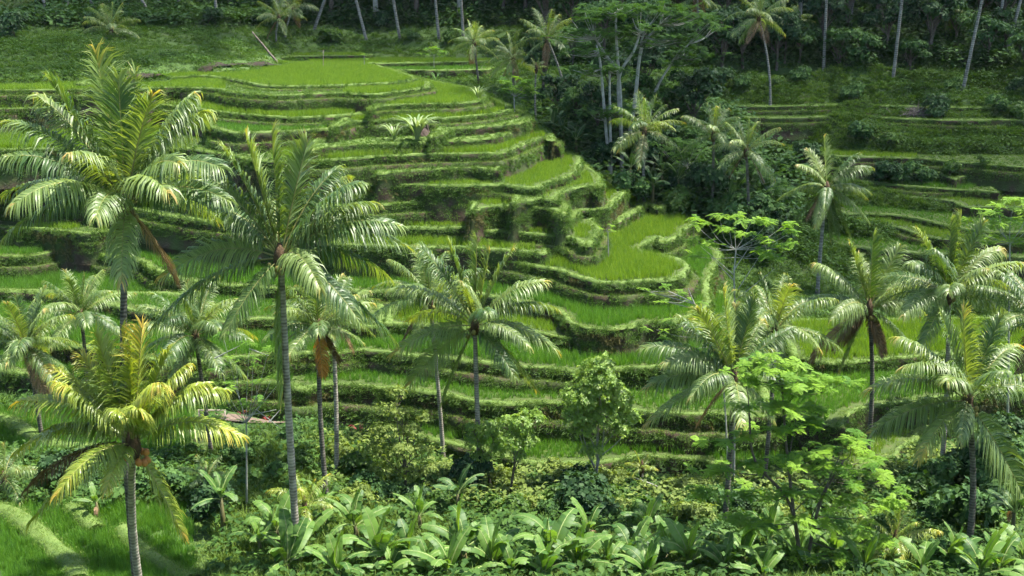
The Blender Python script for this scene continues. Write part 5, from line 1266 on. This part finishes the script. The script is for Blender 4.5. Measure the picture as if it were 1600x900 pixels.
feather_tree('feathery_shrub_tree', 'low feathery tree with bare white twigs beside the tall grey palm trunk', 385, 50,
   [(345,575,0),(370,560,0.3),(395,570,0),(340,605,0),(365,600,-0.2),(400,600,0.2),(425,590,0),(350,640,-0.3),(380,632,0),(410,628,0),(360,660,0),(330,650,0),(385,665,0.2),(350,530,0.4),(390,535,0.3),(420,545,0)], 'feather', 'bark_pale', 0.7, 6, 0.05, 5, fork=(385,660),
   bare=[[(385,660,0),(435,600,0)],[(400,640,0),(440,670,0)],[(385,650,0),(432,640,0)],[(420,660,-0.2),(438,640,0)],[(335,560,0),(375,540,0)],[(390,545,0),(420,556,0)]], per=2, jit=0.3, tint=(0.0, 0.8))
feather_tree('feathery_sapling', 'small sapling with a yellowish tuft on the ridge nose field', 951, 84, [(945,358,0),(955,360,0),(950,353,0)], 'feather', 'bark_pale', 0.55, 6, 0.05, 6, fork=(950,362), per=2, jit=0.2, tint=(0.8, 1.8))
feather_tree('feathery_tree', 'small light green tree at the right end of the upper terraces', 804, 112,
   [(790,128,0),(805,126,0),(820,132,0),(800,140,0),(815,145,0.4),(832,150,0),(790,142,0),(826,138,0)], 'feather', 'bark_pale', 1.1, 7, 0.07, 7, fork=(803,150), per=4, jit=0.55, tint=(0.0, 0.9))
feather_tree('feathery_sapling', 'tiny pale stemmed sapling on the edge of the topmost field', 569, 141, [(569,86,0),(567,92,0)], 'feather', 'bark_pale', 0.7, 6, 0.05, 8, fork=(569,88), per=2, jit=0.2, tint=(0.0, 0.5))
feather_tree('feathery_tree', 'small dim feathery tree behind the far terraces', 678, 146, [(670,78,0),(680,76,0),(690,80,0),(665,84,0),(684,86,0)], 'feather', 'bark_pale', 0.9, 6, 0.05, 9, fork=(678,86), per=3, jit=0.5, tint=(0.0, 0.4))
# tall white stemmed trees over the ravine
def ring(cx, cy, rx, ry, n, r, dy=3.0):
    out = []
    for i in range(n):
        a = r.uniform(0, 6.28); q = math.sqrt(r.uniform(0, 1)); out.append((cx + rx * q * math.cos(a), cy + ry * q * math.sin(a), r.uniform(-dy, dy)))
    return out
rr_ = np.random.default_rng(5)
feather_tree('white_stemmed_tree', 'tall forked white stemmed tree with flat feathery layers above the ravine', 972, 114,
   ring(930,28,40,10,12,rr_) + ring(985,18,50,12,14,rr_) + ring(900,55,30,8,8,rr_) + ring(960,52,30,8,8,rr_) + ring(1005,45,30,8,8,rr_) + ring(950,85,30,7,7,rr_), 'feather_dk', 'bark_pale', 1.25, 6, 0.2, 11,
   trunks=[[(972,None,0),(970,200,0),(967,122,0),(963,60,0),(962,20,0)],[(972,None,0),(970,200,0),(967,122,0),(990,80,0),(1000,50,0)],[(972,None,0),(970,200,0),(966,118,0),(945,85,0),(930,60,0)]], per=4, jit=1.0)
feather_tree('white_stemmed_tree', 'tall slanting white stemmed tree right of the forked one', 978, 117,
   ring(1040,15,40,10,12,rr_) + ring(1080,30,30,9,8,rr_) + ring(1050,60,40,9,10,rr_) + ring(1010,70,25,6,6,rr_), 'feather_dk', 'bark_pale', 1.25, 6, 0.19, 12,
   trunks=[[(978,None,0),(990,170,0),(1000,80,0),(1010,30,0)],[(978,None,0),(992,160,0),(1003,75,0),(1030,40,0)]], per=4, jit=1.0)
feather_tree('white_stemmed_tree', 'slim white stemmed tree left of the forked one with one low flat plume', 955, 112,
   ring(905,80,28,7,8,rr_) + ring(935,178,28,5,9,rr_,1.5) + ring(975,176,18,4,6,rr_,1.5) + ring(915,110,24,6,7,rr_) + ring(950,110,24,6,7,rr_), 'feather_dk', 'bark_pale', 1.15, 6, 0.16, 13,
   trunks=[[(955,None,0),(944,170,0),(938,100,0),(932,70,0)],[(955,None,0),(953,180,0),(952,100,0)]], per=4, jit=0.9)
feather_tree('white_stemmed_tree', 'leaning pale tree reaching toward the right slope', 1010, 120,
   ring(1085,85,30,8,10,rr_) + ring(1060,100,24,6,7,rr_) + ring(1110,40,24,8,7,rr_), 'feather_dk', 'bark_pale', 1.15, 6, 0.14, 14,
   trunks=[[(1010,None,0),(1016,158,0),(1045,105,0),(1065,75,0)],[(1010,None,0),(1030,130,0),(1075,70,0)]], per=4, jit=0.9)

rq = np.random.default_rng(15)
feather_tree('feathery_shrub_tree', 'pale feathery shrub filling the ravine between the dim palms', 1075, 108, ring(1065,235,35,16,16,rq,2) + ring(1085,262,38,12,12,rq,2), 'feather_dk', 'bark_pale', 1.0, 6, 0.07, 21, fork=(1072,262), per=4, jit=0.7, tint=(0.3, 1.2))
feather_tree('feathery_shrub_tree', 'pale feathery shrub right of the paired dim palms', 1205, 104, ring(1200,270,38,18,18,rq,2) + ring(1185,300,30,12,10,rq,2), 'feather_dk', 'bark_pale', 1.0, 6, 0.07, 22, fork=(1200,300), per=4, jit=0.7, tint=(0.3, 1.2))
# ------------------------------------------------------------------ forest trees and bushes: a few grown kinds, copied
def proto_tree(seed, mat, hgt, crown_r, nl, dens, l, bark='bark', squash=0.7):
    r = np.random.default_rng(seed)
    lob = []
    for i in range(nl):
        a = r.uniform(0, 6.28); q = crown_r * math.sqrt(r.uniform(0, 1)) * 0.75
        z = hgt * r.uniform(0.45, 0.92); s_ = crown_r * r.uniform(0.3, 0.52)
        lob.append((np.array([q * math.cos(a), q * math.sin(a), z]), np.array([s_, s_, s_ * squash]), 1.0))
    tr = skeleton(lob, None, r, hgt * 0.02 + 0.03, np.array([0, 0, hgt * 0.45]), 3)
    tr = (tr[0].mesh('trunk', [M[bark]], True), tr[1].mesh('limbs', [M[bark]], True))
    P, N = lobes_points(lob, r, dens); V, T, A = rosettes(P, N, r, 6, l, 0.33, 0.9)
    mb = MB(); mb.add(V, T, None, 0, A)
    return tr, mb.mesh('crown', [M[mat]])
def proto_bush(seed, mat, rad, hgt, n, l):
    r = np.random.default_rng(seed); lob = []
    for i in range(6):
        a = r.uniform(0, 6.28); q = rad * 0.6 * r.uniform(0, 1); s_ = rad * r.uniform(0.35, 0.6)
        lob.append((np.array([q * math.cos(a), q * math.sin(a), hgt * r.uniform(0.3, 0.75)]), np.array([s_, s_, s_ * 0.8]), 1.0))
    tr = skeleton(lob, None, r, 0.04, np.array([0, 0, hgt * 0.25]), 3)
    tr = (tr[0].mesh('stem', [M['bark']], True), tr[1].mesh('twigs', [M['bark']], True))
    P, N = lobes_points(lob, r, n); V, T, A = rosettes(P, N, r, 6, l, 0.33, 0.9, (0, 1.2))
    mb = MB(); mb.add(V, T, None, 0, A)
    return tr, mb.mesh('foliage', [M[mat]])
FK = [proto_tree(1, 'forest', 9, 3.6, 11, 55, 0.5), proto_tree(2, 'forest_dk', 11, 4.2, 12, 60, 0.55), proto_tree(3, 'forest', 7, 3.0, 9, 55, 0.42), proto_tree(4, 'forest_dk', 8, 4.0, 12, 60, 0.5), proto_tree(5, 'forest', 12, 3.4, 12, 55, 0.48, 'bark_pale')]
BK = [proto_bush(11, 'bush', 1.3, 1.9, 55, 0.26), proto_bush(12, 'forest', 1.6, 2.2, 60, 0.3), proto_bush(13, 'broad_ol', 1.2, 1.7, 60, 0.2), proto_bush(14, 'bush', 1.0, 1.3, 50, 0.2), proto_bush(15, 'forest_dk', 1.8, 2.4, 60, 0.34)]
def place(kinds, k, name, b, label, cat, group, s, rz, pn):
    root = empty(name, b, label, cat, group)
    for nm, me in zip(pn, kinds[k]):
        if isinstance(me, tuple): o = link(nm, me[0], root); link('limbs' if nm == 'trunk' else 'twigs', me[1], o)
        else: o = link(nm, me, root)
    root.scale = (s, s, s); root.rotation_euler = (0, 0, rz)
    return root
rf = np.random.default_rng(99)
ords = ['first', 'second', 'third', 'fourth', 'fifth', 'sixth', 'seventh', 'eighth', 'ninth', 'tenth', 'eleventh', 'twelfth', 'thirteenth', 'fourteenth', 'fifteenth', 'sixteenth', 'seventeenth', 'eighteenth', 'nineteenth', 'twentieth', 'twenty first', 'twenty second', 'twenty third', 'twenty fourth', 'twenty fifth', 'twenty sixth', 'twenty seventh', 'twenty eighth', 'twenty ninth', 'thirtieth', 'thirty first', 'thirty second', 'thirty third', 'thirty fourth', 'thirty fifth', 'thirty sixth', 'thirty seventh', 'thirty eighth', 'thirty ninth', 'fortieth']
def row(kinds, name, cat, group, phrase, spots, pn, kset, smin, smax, jx=6):
    spots = sorted(spots)
    for i, (x, y, Y_) in enumerate(spots):
        p = AT(x + rf.uniform(-jx, jx), y, Y_); p[2] = surf(p[None])[0] - 0.1
        place(kinds, kset[i % len(kset)], name, p, '%s, %s from the left' % (phrase, ords[i]), cat, group, rf.uniform(smin, smax), rf.uniform(0, 6.28), pn)
TP = ('trunk', 'crown'); BP = ('stem', 'foliage')
row(FK, 'forest_tree', 'tree', 'trees of the back forest row', 'dark forest tree in the top right row behind', [(x, 20, 176 + (i % 3) * 3) for i, x in enumerate(range(820, 1660, 34))], TP, [0, 1, 3, 4, 1, 2, 3], 1.1, 1.5)
row(FK, 'forest_tree', 'tree', 'trees of the middle forest row', 'dark forest tree in the upper right middle row', [(x, 50, 163 + (i % 3) * 2) for i, x in enumerate(range(850, 1660, 40))], TP, [1, 0, 2, 3, 4, 3], 0.95, 1.4)
row(FK, 'forest_tree', 'tree', 'trees of the front forest row', 'forest tree in the front row above the right slope', [(1130, 92, 149), (1165, 80, 152), (1190, 70, 155), (1280, 70, 155), (1390, 72, 154), (1490, 70, 155), (1570, 74, 154), (1000, 90, 149), (940, 85, 150), (890, 95, 148), (1215, 84, 151), (1255, 80, 152), (1310, 82, 151), (1345, 85, 150), (1425, 92, 149), (1455, 80, 152), (1540, 88, 150), (1600, 110, 146), (1630, 150, 138), (1060, 85, 150)], TP, [2, 0, 3, 2, 1], 0.6, 1.0)
row(FK, 'forest_tree', 'tree', 'trees above the left slope', 'dark forest tree along the top left skyline', [(x, 8, 176 + (i % 3) * 4) for i, x in enumerate(range(-40, 820, 23))], TP, [1, 3, 0, 4, 1, 2], 1.0, 1.5)
row(FK, 'ravine_tree', 'tree', 'dark trees of the ravine', 'dark tree crowding the ravine behind the ridge', [(870, 180, 122), (905, 200, 119), (930, 205, 118), (960, 220, 116), (1000, 200, 121), (1040, 190, 123), (1080, 205, 122), (1030, 235, 115), (1070, 240, 114), (890, 150, 130), (950, 150, 130), (1010, 150, 131), (850, 150, 131)], TP, [1, 3, 2, 0], 0.45, 0.75)
row(BK, 'bush', 'bush', 'bushes at the right border', 'leafy bush in the thicket at the right border', [(1450, 740, 57), (1480, 770, 54), (1520, 735, 57), (1550, 760, 54.5), (1580, 730, 57), (1600, 770, 53.5), (1540, 700, 61), (1585, 690, 62), (1430, 775, 54), (1500, 810, 51), (1560, 810, 50.5), (1620, 720, 58)], BP, [0, 1, 3, 1, 4], 0.85, 1.3)
row(BK, 'bush', 'bush', 'bushes on the bank of the lowest terrace', 'olive bush on the bank below the lowest terrace', [(700, 755, 57.5), (735, 770, 56), (790, 765, 57), (830, 755, 58), (860, 770, 56.5), (890, 760, 57.5), (915, 775, 56), (950, 760, 57.5), (985, 772, 56.5), (1020, 760, 57.5), (1060, 765, 57), (870, 745, 59), (1090, 755, 58), (660, 760, 56.5), (560, 745, 57), (530, 725, 58.5), (690, 725, 60)], BP, [2, 0, 3, 2, 2, 4], 0.6, 1.0)
row(BK, 'bush', 'bush', 'shrubs in the valley bottom', 'mixed shrub in the valley bottom behind the bananas', [(x, 780 + (i * 13 % 30), 54.5 - (i * 13 % 30) * 0.1) for i, x in enumerate(range(500, 1330, 32))], BP, [0, 3, 2, 1, 0, 4, 3, 2], 0.55, 1.05, 14)
row(BK, 'bush', 'bush', 'bushes left of the front field', 'bush in the scrub behind the front rice plot', [(-10, 760, 51.5), (30, 745, 53), (65, 765, 51), (95, 735, 54), (120, 760, 51.5), (250, 765, 51), (285, 740, 54), (310, 775, 50.5), (180, 745, 53.5), (330, 800, 48.5)], BP, [0, 1, 3, 0, 4], 0.55, 0.95)
row(BK, 'bush', 'bush', 'bushes behind the yellowish palm', 'dark bush between the yellowish palm and the tall grey trunk', [(300, 700, 58), (330, 720, 56), (370, 720, 57), (400, 700, 59), (430, 730, 55.5), (470, 720, 57), (390, 750, 54), (260, 690, 60), (350, 690, 60), (450, 690, 60)], BP, [1, 0, 3, 1], 0.4, 0.65)
row(BK, 'bush', 'bush', 'ravine bushes', 'dim bush along the ravine edge beside the ridge nose', [(1000, 300, 104), (1060, 318, 103), (1100, 300, 105), (1130, 325, 102), (1160, 315, 103), (1190, 330, 102), (1215, 300, 106), (1180, 270, 110), (1140, 260, 112), (1100, 255, 113), (1225, 345, 101), (1060, 290, 106), (930, 230, 112), (1205, 240, 116), (1170, 350, 99), (1200, 365, 97)], BP, [4, 1, 4, 0, 1], 1.0, 1.7)
row(BK, 'bush', 'bush', 'bushes of the far slopes', 'bush dotted on the shaded right slope', [(1400, 262, 119.5), (1440, 265, 119), (1480, 268, 119), (1370, 262, 119.5), (1530, 275, 118.5), (1350, 205, 129), (1250, 215, 126), (1300, 225, 124), (1420, 235, 122.5), (1380, 215, 128), (1470, 180, 133), (1160, 130, 142), (1215, 128, 142), (1250, 120, 143), (1330, 130, 141), (1345, 118, 143), (1120, 125, 143), (1560, 170, 134), (1590, 130, 141), (1490, 120, 143), (1590, 180, 132), (1130, 175, 131), (1110, 145, 138)], BP, [1, 4, 0, 1, 3], 0.7, 1.3)
row(BK, 'bush', 'bush', 'bushes of the left slope', 'bush on the shaded left hill slope', [(60, 40, 166), (130, 35, 167), (200, 60, 160), (290, 35, 168), (330, 55, 161), (150, 90, 150), (30, 110, 143), (420, 40, 167), (520, 60, 165), (640, 60, 167), (700, 60, 166), (600, 40, 173)], BP, [4, 1, 0], 0.8, 1.5)
row(BK, 'bush', 'bush', 'bushes low under the feathery tree', 'bush in the bottom right undergrowth', [(1100, 850, 46), (1150, 850, 46.5), (1260, 860, 45.5), (1400, 870, 44.5), (1380, 820, 48.5), (1440, 840, 47), (1480, 890, 43), (1230, 890, 43.2), (1330, 895, 43), (1170, 800, 50), (1100, 820, 49)], BP, [0, 3, 1, 0], 0.5, 0.8)

# ------------------------------------------------------------------ reeds, red plants, small things
def reed(label, px, py, Y, h, n, seed, mat='reed', name='reed_clump'):
    r = np.random.default_rng(seed); b = AT(px, py, Y); b[2] = surf(b[None])[0]
    root = empty(name, b, label, 'plant')
    for i in range(n):
        mb = MB(); a = r.uniform(0, 6.28); d = np.array([math.cos(a), math.sin(a), 0]); l = h * r.uniform(0.7, 1.1); s = np.array([-d[1], d[0], 0])
        q = np.linspace(0, 1, 7)[:, None]; C = d * (0.15 + 0.75 * l * q ** 1.6) * 0.8 + UP * l * (q - 0.55 * q ** 2.6)
        wv = 0.055 * h / 2 * np.array([0.5, 0.9, 1, 0.9, 0.7, 0.4, 0.0])[:, None]
        V = np.concatenate([C - s * wv, C + s * wv]); Q = [[k, k + 7, k + 8, k + 1] for k in range(6)]
        mb.add(V, None, Q, 0, r.uniform(0.1, 1))
        link('leaf', mb.mesh('reed_leaf', [M[mat]]), root)
    return root
reed('tall arching reed clump above the brown earth scar', 652, 222, 97.2, 4.4, 44, 1)
reed('second smaller reed clump left of the tall one', 616, 214, 98.0, 2.6, 20, 2)
reed('whitish grassy tuft at the right tip of the upper terraces', 746, 150, 112, 2.2, 18, 3)
reed('spiky dark plant right of the topmost field', 682, 118, 140, 2.4, 14, 4, 'forest')
reed('red leaved plant on the bare earth below the second terrace', 562, 648, 64, 1.4, 22, 5, 'red', 'red_plant')
reed('smaller red leaved plant left of the larger red one', 540, 652, 63.5, 0.8, 16, 6, 'red', 'red_plant')
reed('tiny red flowering plant on the bund left of the tall grey trunk', 376, 598, 68, 0.5, 12, 7, 'red', 'red_plant')
reed('tiny red flowering plant right on the bund beside the tall grey trunk', 414, 600, 68, 0.5, 12, 8, 'red', 'red_plant')
reed('silvery spiky clump on the right valley plot', 1385, 640, 68, 1.6, 20, 9)
reed('yellow green leafy shrub at the bottom right', 1460, 868, 44, 1.2, 30, 10, 'palm_y', 'yellow_shrub')

def blob(name, label, px, py, Y, sx, sy, sz, mat, seed, cat, sink=0.2):
    r = np.random.default_rng(seed); n, m = 14, 9
    th = np.linspace(0, 2 * math.pi, n, endpoint=False); ph = np.linspace(-0.4, math.pi / 2, m)
    V = []
    for p in ph:
        for t_ in th:
            d = np.array([math.cos(t_) * math.cos(p), math.sin(t_) * math.cos(p), math.sin(p)])
            f = 1 + 0.35 * float(fbm(d[0] * 2 + seed, d[1] * 2 + d[2] * 2, seed))
            V.append(d * f * np.array([sx, sy, sz]))
    i = np.arange(m - 1)[:, None] * n; j = np.arange(n)[None]
    Q = np.stack([i + j, i + (j + 1) % n, i + n + (j + 1) % n, i + n + j], -1).reshape(-1, 4)
    b = AT(px, py, Y); b[2] = surf(b[None])[0] - sink
    o = link(name, mk_mesh(name, np.array(V), [Q], [M[mat]], smooth=True)); o.location = b
    return tag(o, label, cat)
blob('grey_rock', 'grey rock bedded in the right slope under the steep grass', 1385, 240, 123.2, 0.9, 0.5, 0.5, 'rock', 3, 'rock')
def bar(name, label, a, b_, rad, mat, cat, group=None):
    a = np.asarray(a, float); b_ = np.asarray(b_, float)
    mid = (a + b_) / 2
    C = resample(np.array([a - mid, b_ - mid]), 0.5); C[:, 2] += 0.02 * np.sin(np.arange(len(C)))
    V, T_, Q_ = tube(C, np.linspace(rad, rad * 0.7, len(C)), 7)
    o = link(name, mk_mesh(name, V, [Q_, T_], [M[mat]], [0, 0], smooth=True)); o.location = mid
    return tag(o, label, cat, group)
def gp(px, py, Y, up=0.0):
    p = AT(px, py, Y); p[2] = surf(p[None])[0] + up; return p
bar('leaning_log', 'grey dead palm trunk leaning on the left hill slope', gp(436, 104, 146.5, -0.1), AT(394, 50, 150), 0.16, 'bark', 'log')
bar('fallen_pole', 'white fallen pole lying on the bank beneath the small pale palm', gp(988, 757, 57.8, 0.75), gp(1027, 770, 56.5, 0.75), 0.05, 'bark_pale', 'pole')
bar('bare_stake', 'thin stake standing at the back of the topmost field', gp(505, 104, 139, -0.1), AT(505, 78, 139), 0.05, 'wood', 'stake')
for i, (x0, x1) in enumerate([(318, 348)]):
    rl = empty('wooden_rail', gp(333, 660, 63.2), 'low wooden rail beside the bare earth path', 'rail')
    p0 = gp(312, 655, 63.2); p1 = gp(352, 655, 63.0); o_ = np.array(rl.location)
    for q_ in (p0, p1):
        V, T_, Q_ = tube(np.array([q_ - o_ - UP * 0.2, q_ - o_ + UP * 0.8]), 0.06, 6); link('post', mk_mesh('post', V, [Q_, T_], [M['wood']], [0, 0]), rl)
    V, T_, Q_ = tube(np.array([p0 - o_ + UP * 0.75, p1 - o_ + UP * 0.75]), 0.05, 6); link('crossbar', mk_mesh('crossbar', V, [Q_, T_], [M['wood']], [0, 0]), rl)
# brown scar where a bank has slipped
def scar(label, x0, y0, x1, y1, Y0, Y1):
    nu, nv = 22, 9
    U_, V_ = np.meshgrid(np.linspace(0, 1, nu), np.linspace(0, 1, nv))
    e_ = 3.5 * fbm(U_ * 5 + x0, V_ * 5, 88)
    P_ = AT((x0 + (x1 - x0) * U_ + e_).ravel(), (y1 + (y0 - y1) * (1 - V_) * np.clip(np.sin(math.pi * np.clip(U_, 0.02, 0.98)) * 1.6, 0.15, 1) + 1.2 * e_).ravel(), (Y0 + (Y1 - Y0) * V_).ravel())
    P_[:, 1] += 0.25 * fbm(P_[:, 0] * 1.3, P_[:, 2] * 1.3, 89)
    i = (np.arange(nv - 1)[:, None] * nu + np.arange(nu - 1)[None]).ravel()
    tag(link('earth_scar', mk_mesh('earth_scar', P_, [np.stack([i, i + nu, i + nu + 1, i + 1], -1)], [M['scar']], smooth=True)), label, 'earth bank', None, 'structure')
M['scar'] = rough_mat('scar_soil', [(0.3, (0.035, 0.025, 0.019)), (0.7, (0.085, 0.062, 0.05))], 1.2, 0.95, 0.7, 5)
scar('brown slipped earth scar left of the reed clump', 562, 194, 604, 216, 100.9, 100.0)
scar('brown slipped earth scar right of the reed clump', 652, 193, 674, 218, 101.0, 100.0)
scar('brown patch on the bank below the ridge nose', 892, 378, 916, 402, 85.2, 84.8)
# brushwood heap on the right slope
hp = empty('brushwood_heap', gp(1436, 165, 134), 'greyish heap of cut brushwood on the right slope', 'brushwood')
rb = np.random.default_rng(12); hb = MB()
for i in range(150):
    a = rb.uniform(0, 6.28); p = np.array([rb.normal(0, 1.0), rb.normal(0, 0.5), abs(rb.normal(0, 0.45))]); d = np.array([math.cos(a), math.sin(a) * 0.5, rb.normal(0, 0.4)]) * rb.uniform(0.4, 1.1)
    hb.add(*tube(np.array([p - d, p, p + d]), [0.03, 0.03, 0.01], 3, False))
link('twigs', hb.mesh('twigs', [M['twig']]), hp)['kind'] = 'stuff'
# bare earth: sheets that lie on the ground
def earth_sheet(name, label, px0, py0, px1, py1, Yf, mat, n=(26, 10), up=0.03, foot=None):
    U_, V_ = np.meshgrid(np.linspace(0, 1, n[0]), np.linspace(0, 1, n[1]))
    px_ = px0 + (px1 - px0) * U_; py_ = py0 + (py1 - py0) * V_
    if foot is not None: py_ = foot(px_) - 10 * (1 - V_) * np.clip(3.2 * np.sin(math.pi * U_), 0.1, 1) + 1.0
    P_ = AT(px_.ravel(), py_.ravel(), Yf(px_.ravel(), py_.ravel()))
    jx = 0.4 * fbm(P_[:, 0] * 0.6, P_[:, 1] * 0.6, 71); P_[:, 0] += jx; P_[:, 1] += 0.3 * jx
    P_[:, 2] = base(P_) + up
    i = (np.arange(n[1] - 1)[:, None] * n[0] + np.arange(n[0] - 1)[None]).ravel()
    o = link(name, mk_mesh(name, P_, [np.stack([i, i + n[0], i + n[0] + 1, i + 1], -1)], [M[mat]], smooth=True))
    return tag(o, label, 'path', kind='structure')
earth_sheet('earth_path', 'bare brown earth path below the second lowest terrace', 330, 640, 590, 668, lambda x, y: 66.0 - (y - 640) * 0.1, 'dirt', up=0.12)
_fy = lambda x: np.interp(x, [-80, 60, 180, 250, 330, 432], [137, 132, 127, 120, 110, 103])
_fY = lambda x, y: np.interp(x, [-80, 60, 180, 250, 330, 432], [115, 116, 117, 120, 128.5, 140]) + (_fy(x) - y) * 0.28
earth_sheet('earth_path', 'dark bare earth bank behind the topmost field', 195, 0, 438, 0, _fY, 'darkdirt', (70, 10), 0.3, _fy)
earth_sheet('earth_path', 'pale path across the grass on the right slope', 1275, 158, 1390, 165, lambda x, y: 136 - (y - 158) * 0.2, 'dirt', (40, 6), 0.1)

# ------------------------------------------------------------------ clouds that shade the far hills (above the view)
def cloud(label, cx, cy, rx, ry, hgt=190, seed=0):
    n, m = 64, 24
    th = np.linspace(0, 2 * math.pi, n, endpoint=False); ph = np.linspace(-math.pi / 2, math.pi / 2, m)
    T_, P_ = np.meshgrid(th, ph); d = np.stack([np.cos(T_) * np.cos(P_), np.sin(T_) * np.cos(P_), np.sin(P_)], -1).reshape(-1, 3)
    f = 1 + 0.28 * fbm(d[:, 0] * 3 + seed * 3, d[:, 1] * 3 + d[:, 2] * 2, 80 + seed, 4)
    V = d * f[:, None] * np.array([rx, ry, 14.0])
    i = np.arange(m - 1)[:, None] * n; j = np.arange(n)[None]
    Q = np.stack([i + j, i + (j + 1) % n, i + n + (j + 1) % n, i + n + j], -1).reshape(-1, 4)
    o = link('cloud', mk_mesh('cloud', V, [Q], [M['cloud']], smooth=True))
    o.location = np.array([cx, cy, 16.0]) + sdir * hgt / sdir[2]
    return tag(o, label, 'cloud', None, 'structure')
cloud('low white cloud drifting over the back forest', 0, 212, 230, 58, 190, 1)
cloud('low white cloud drifting over the right hillside', 63, 128, 67, 40, 200, 2)
cloud('low white cloud drifting over the left hill slope', -80, 140, 43, 30, 195, 3)

# ------------------------------------------------------------------ thin air haze over the valley
def haze(density):
    x0, x1, y0, y1, z0, z1 = -210.0, 210.0, -45.0, 440.0, -16.0, 150.0
    V = [(x, y, z) for z in (z0, z1) for y in (y0, y1) for x in (x0, x1)]
    Q = [[0, 2, 3, 1], [4, 5, 7, 6], [0, 1, 5, 4], [2, 6, 7, 3], [0, 4, 6, 2], [1, 3, 7, 5]]
    m, t, out = new_mat('haze_air')
    v = t.nodes.new('ShaderNodeVolumePrincipled')
    v.inputs['Color'].default_value = (0.82, 0.9, 1.0, 1); v.inputs['Density'].default_value = density; v.inputs['Anisotropy'].default_value = 0.2
    t.links.new(v.outputs[0], out.inputs['Volume'])
    o = link('haze', mk_mesh('haze', np.array(V), [np.array(Q)], [m]))
    tag(o, 'thin bluish haze hanging over the valley', 'haze', None, 'stuff')
haze(0.00004)
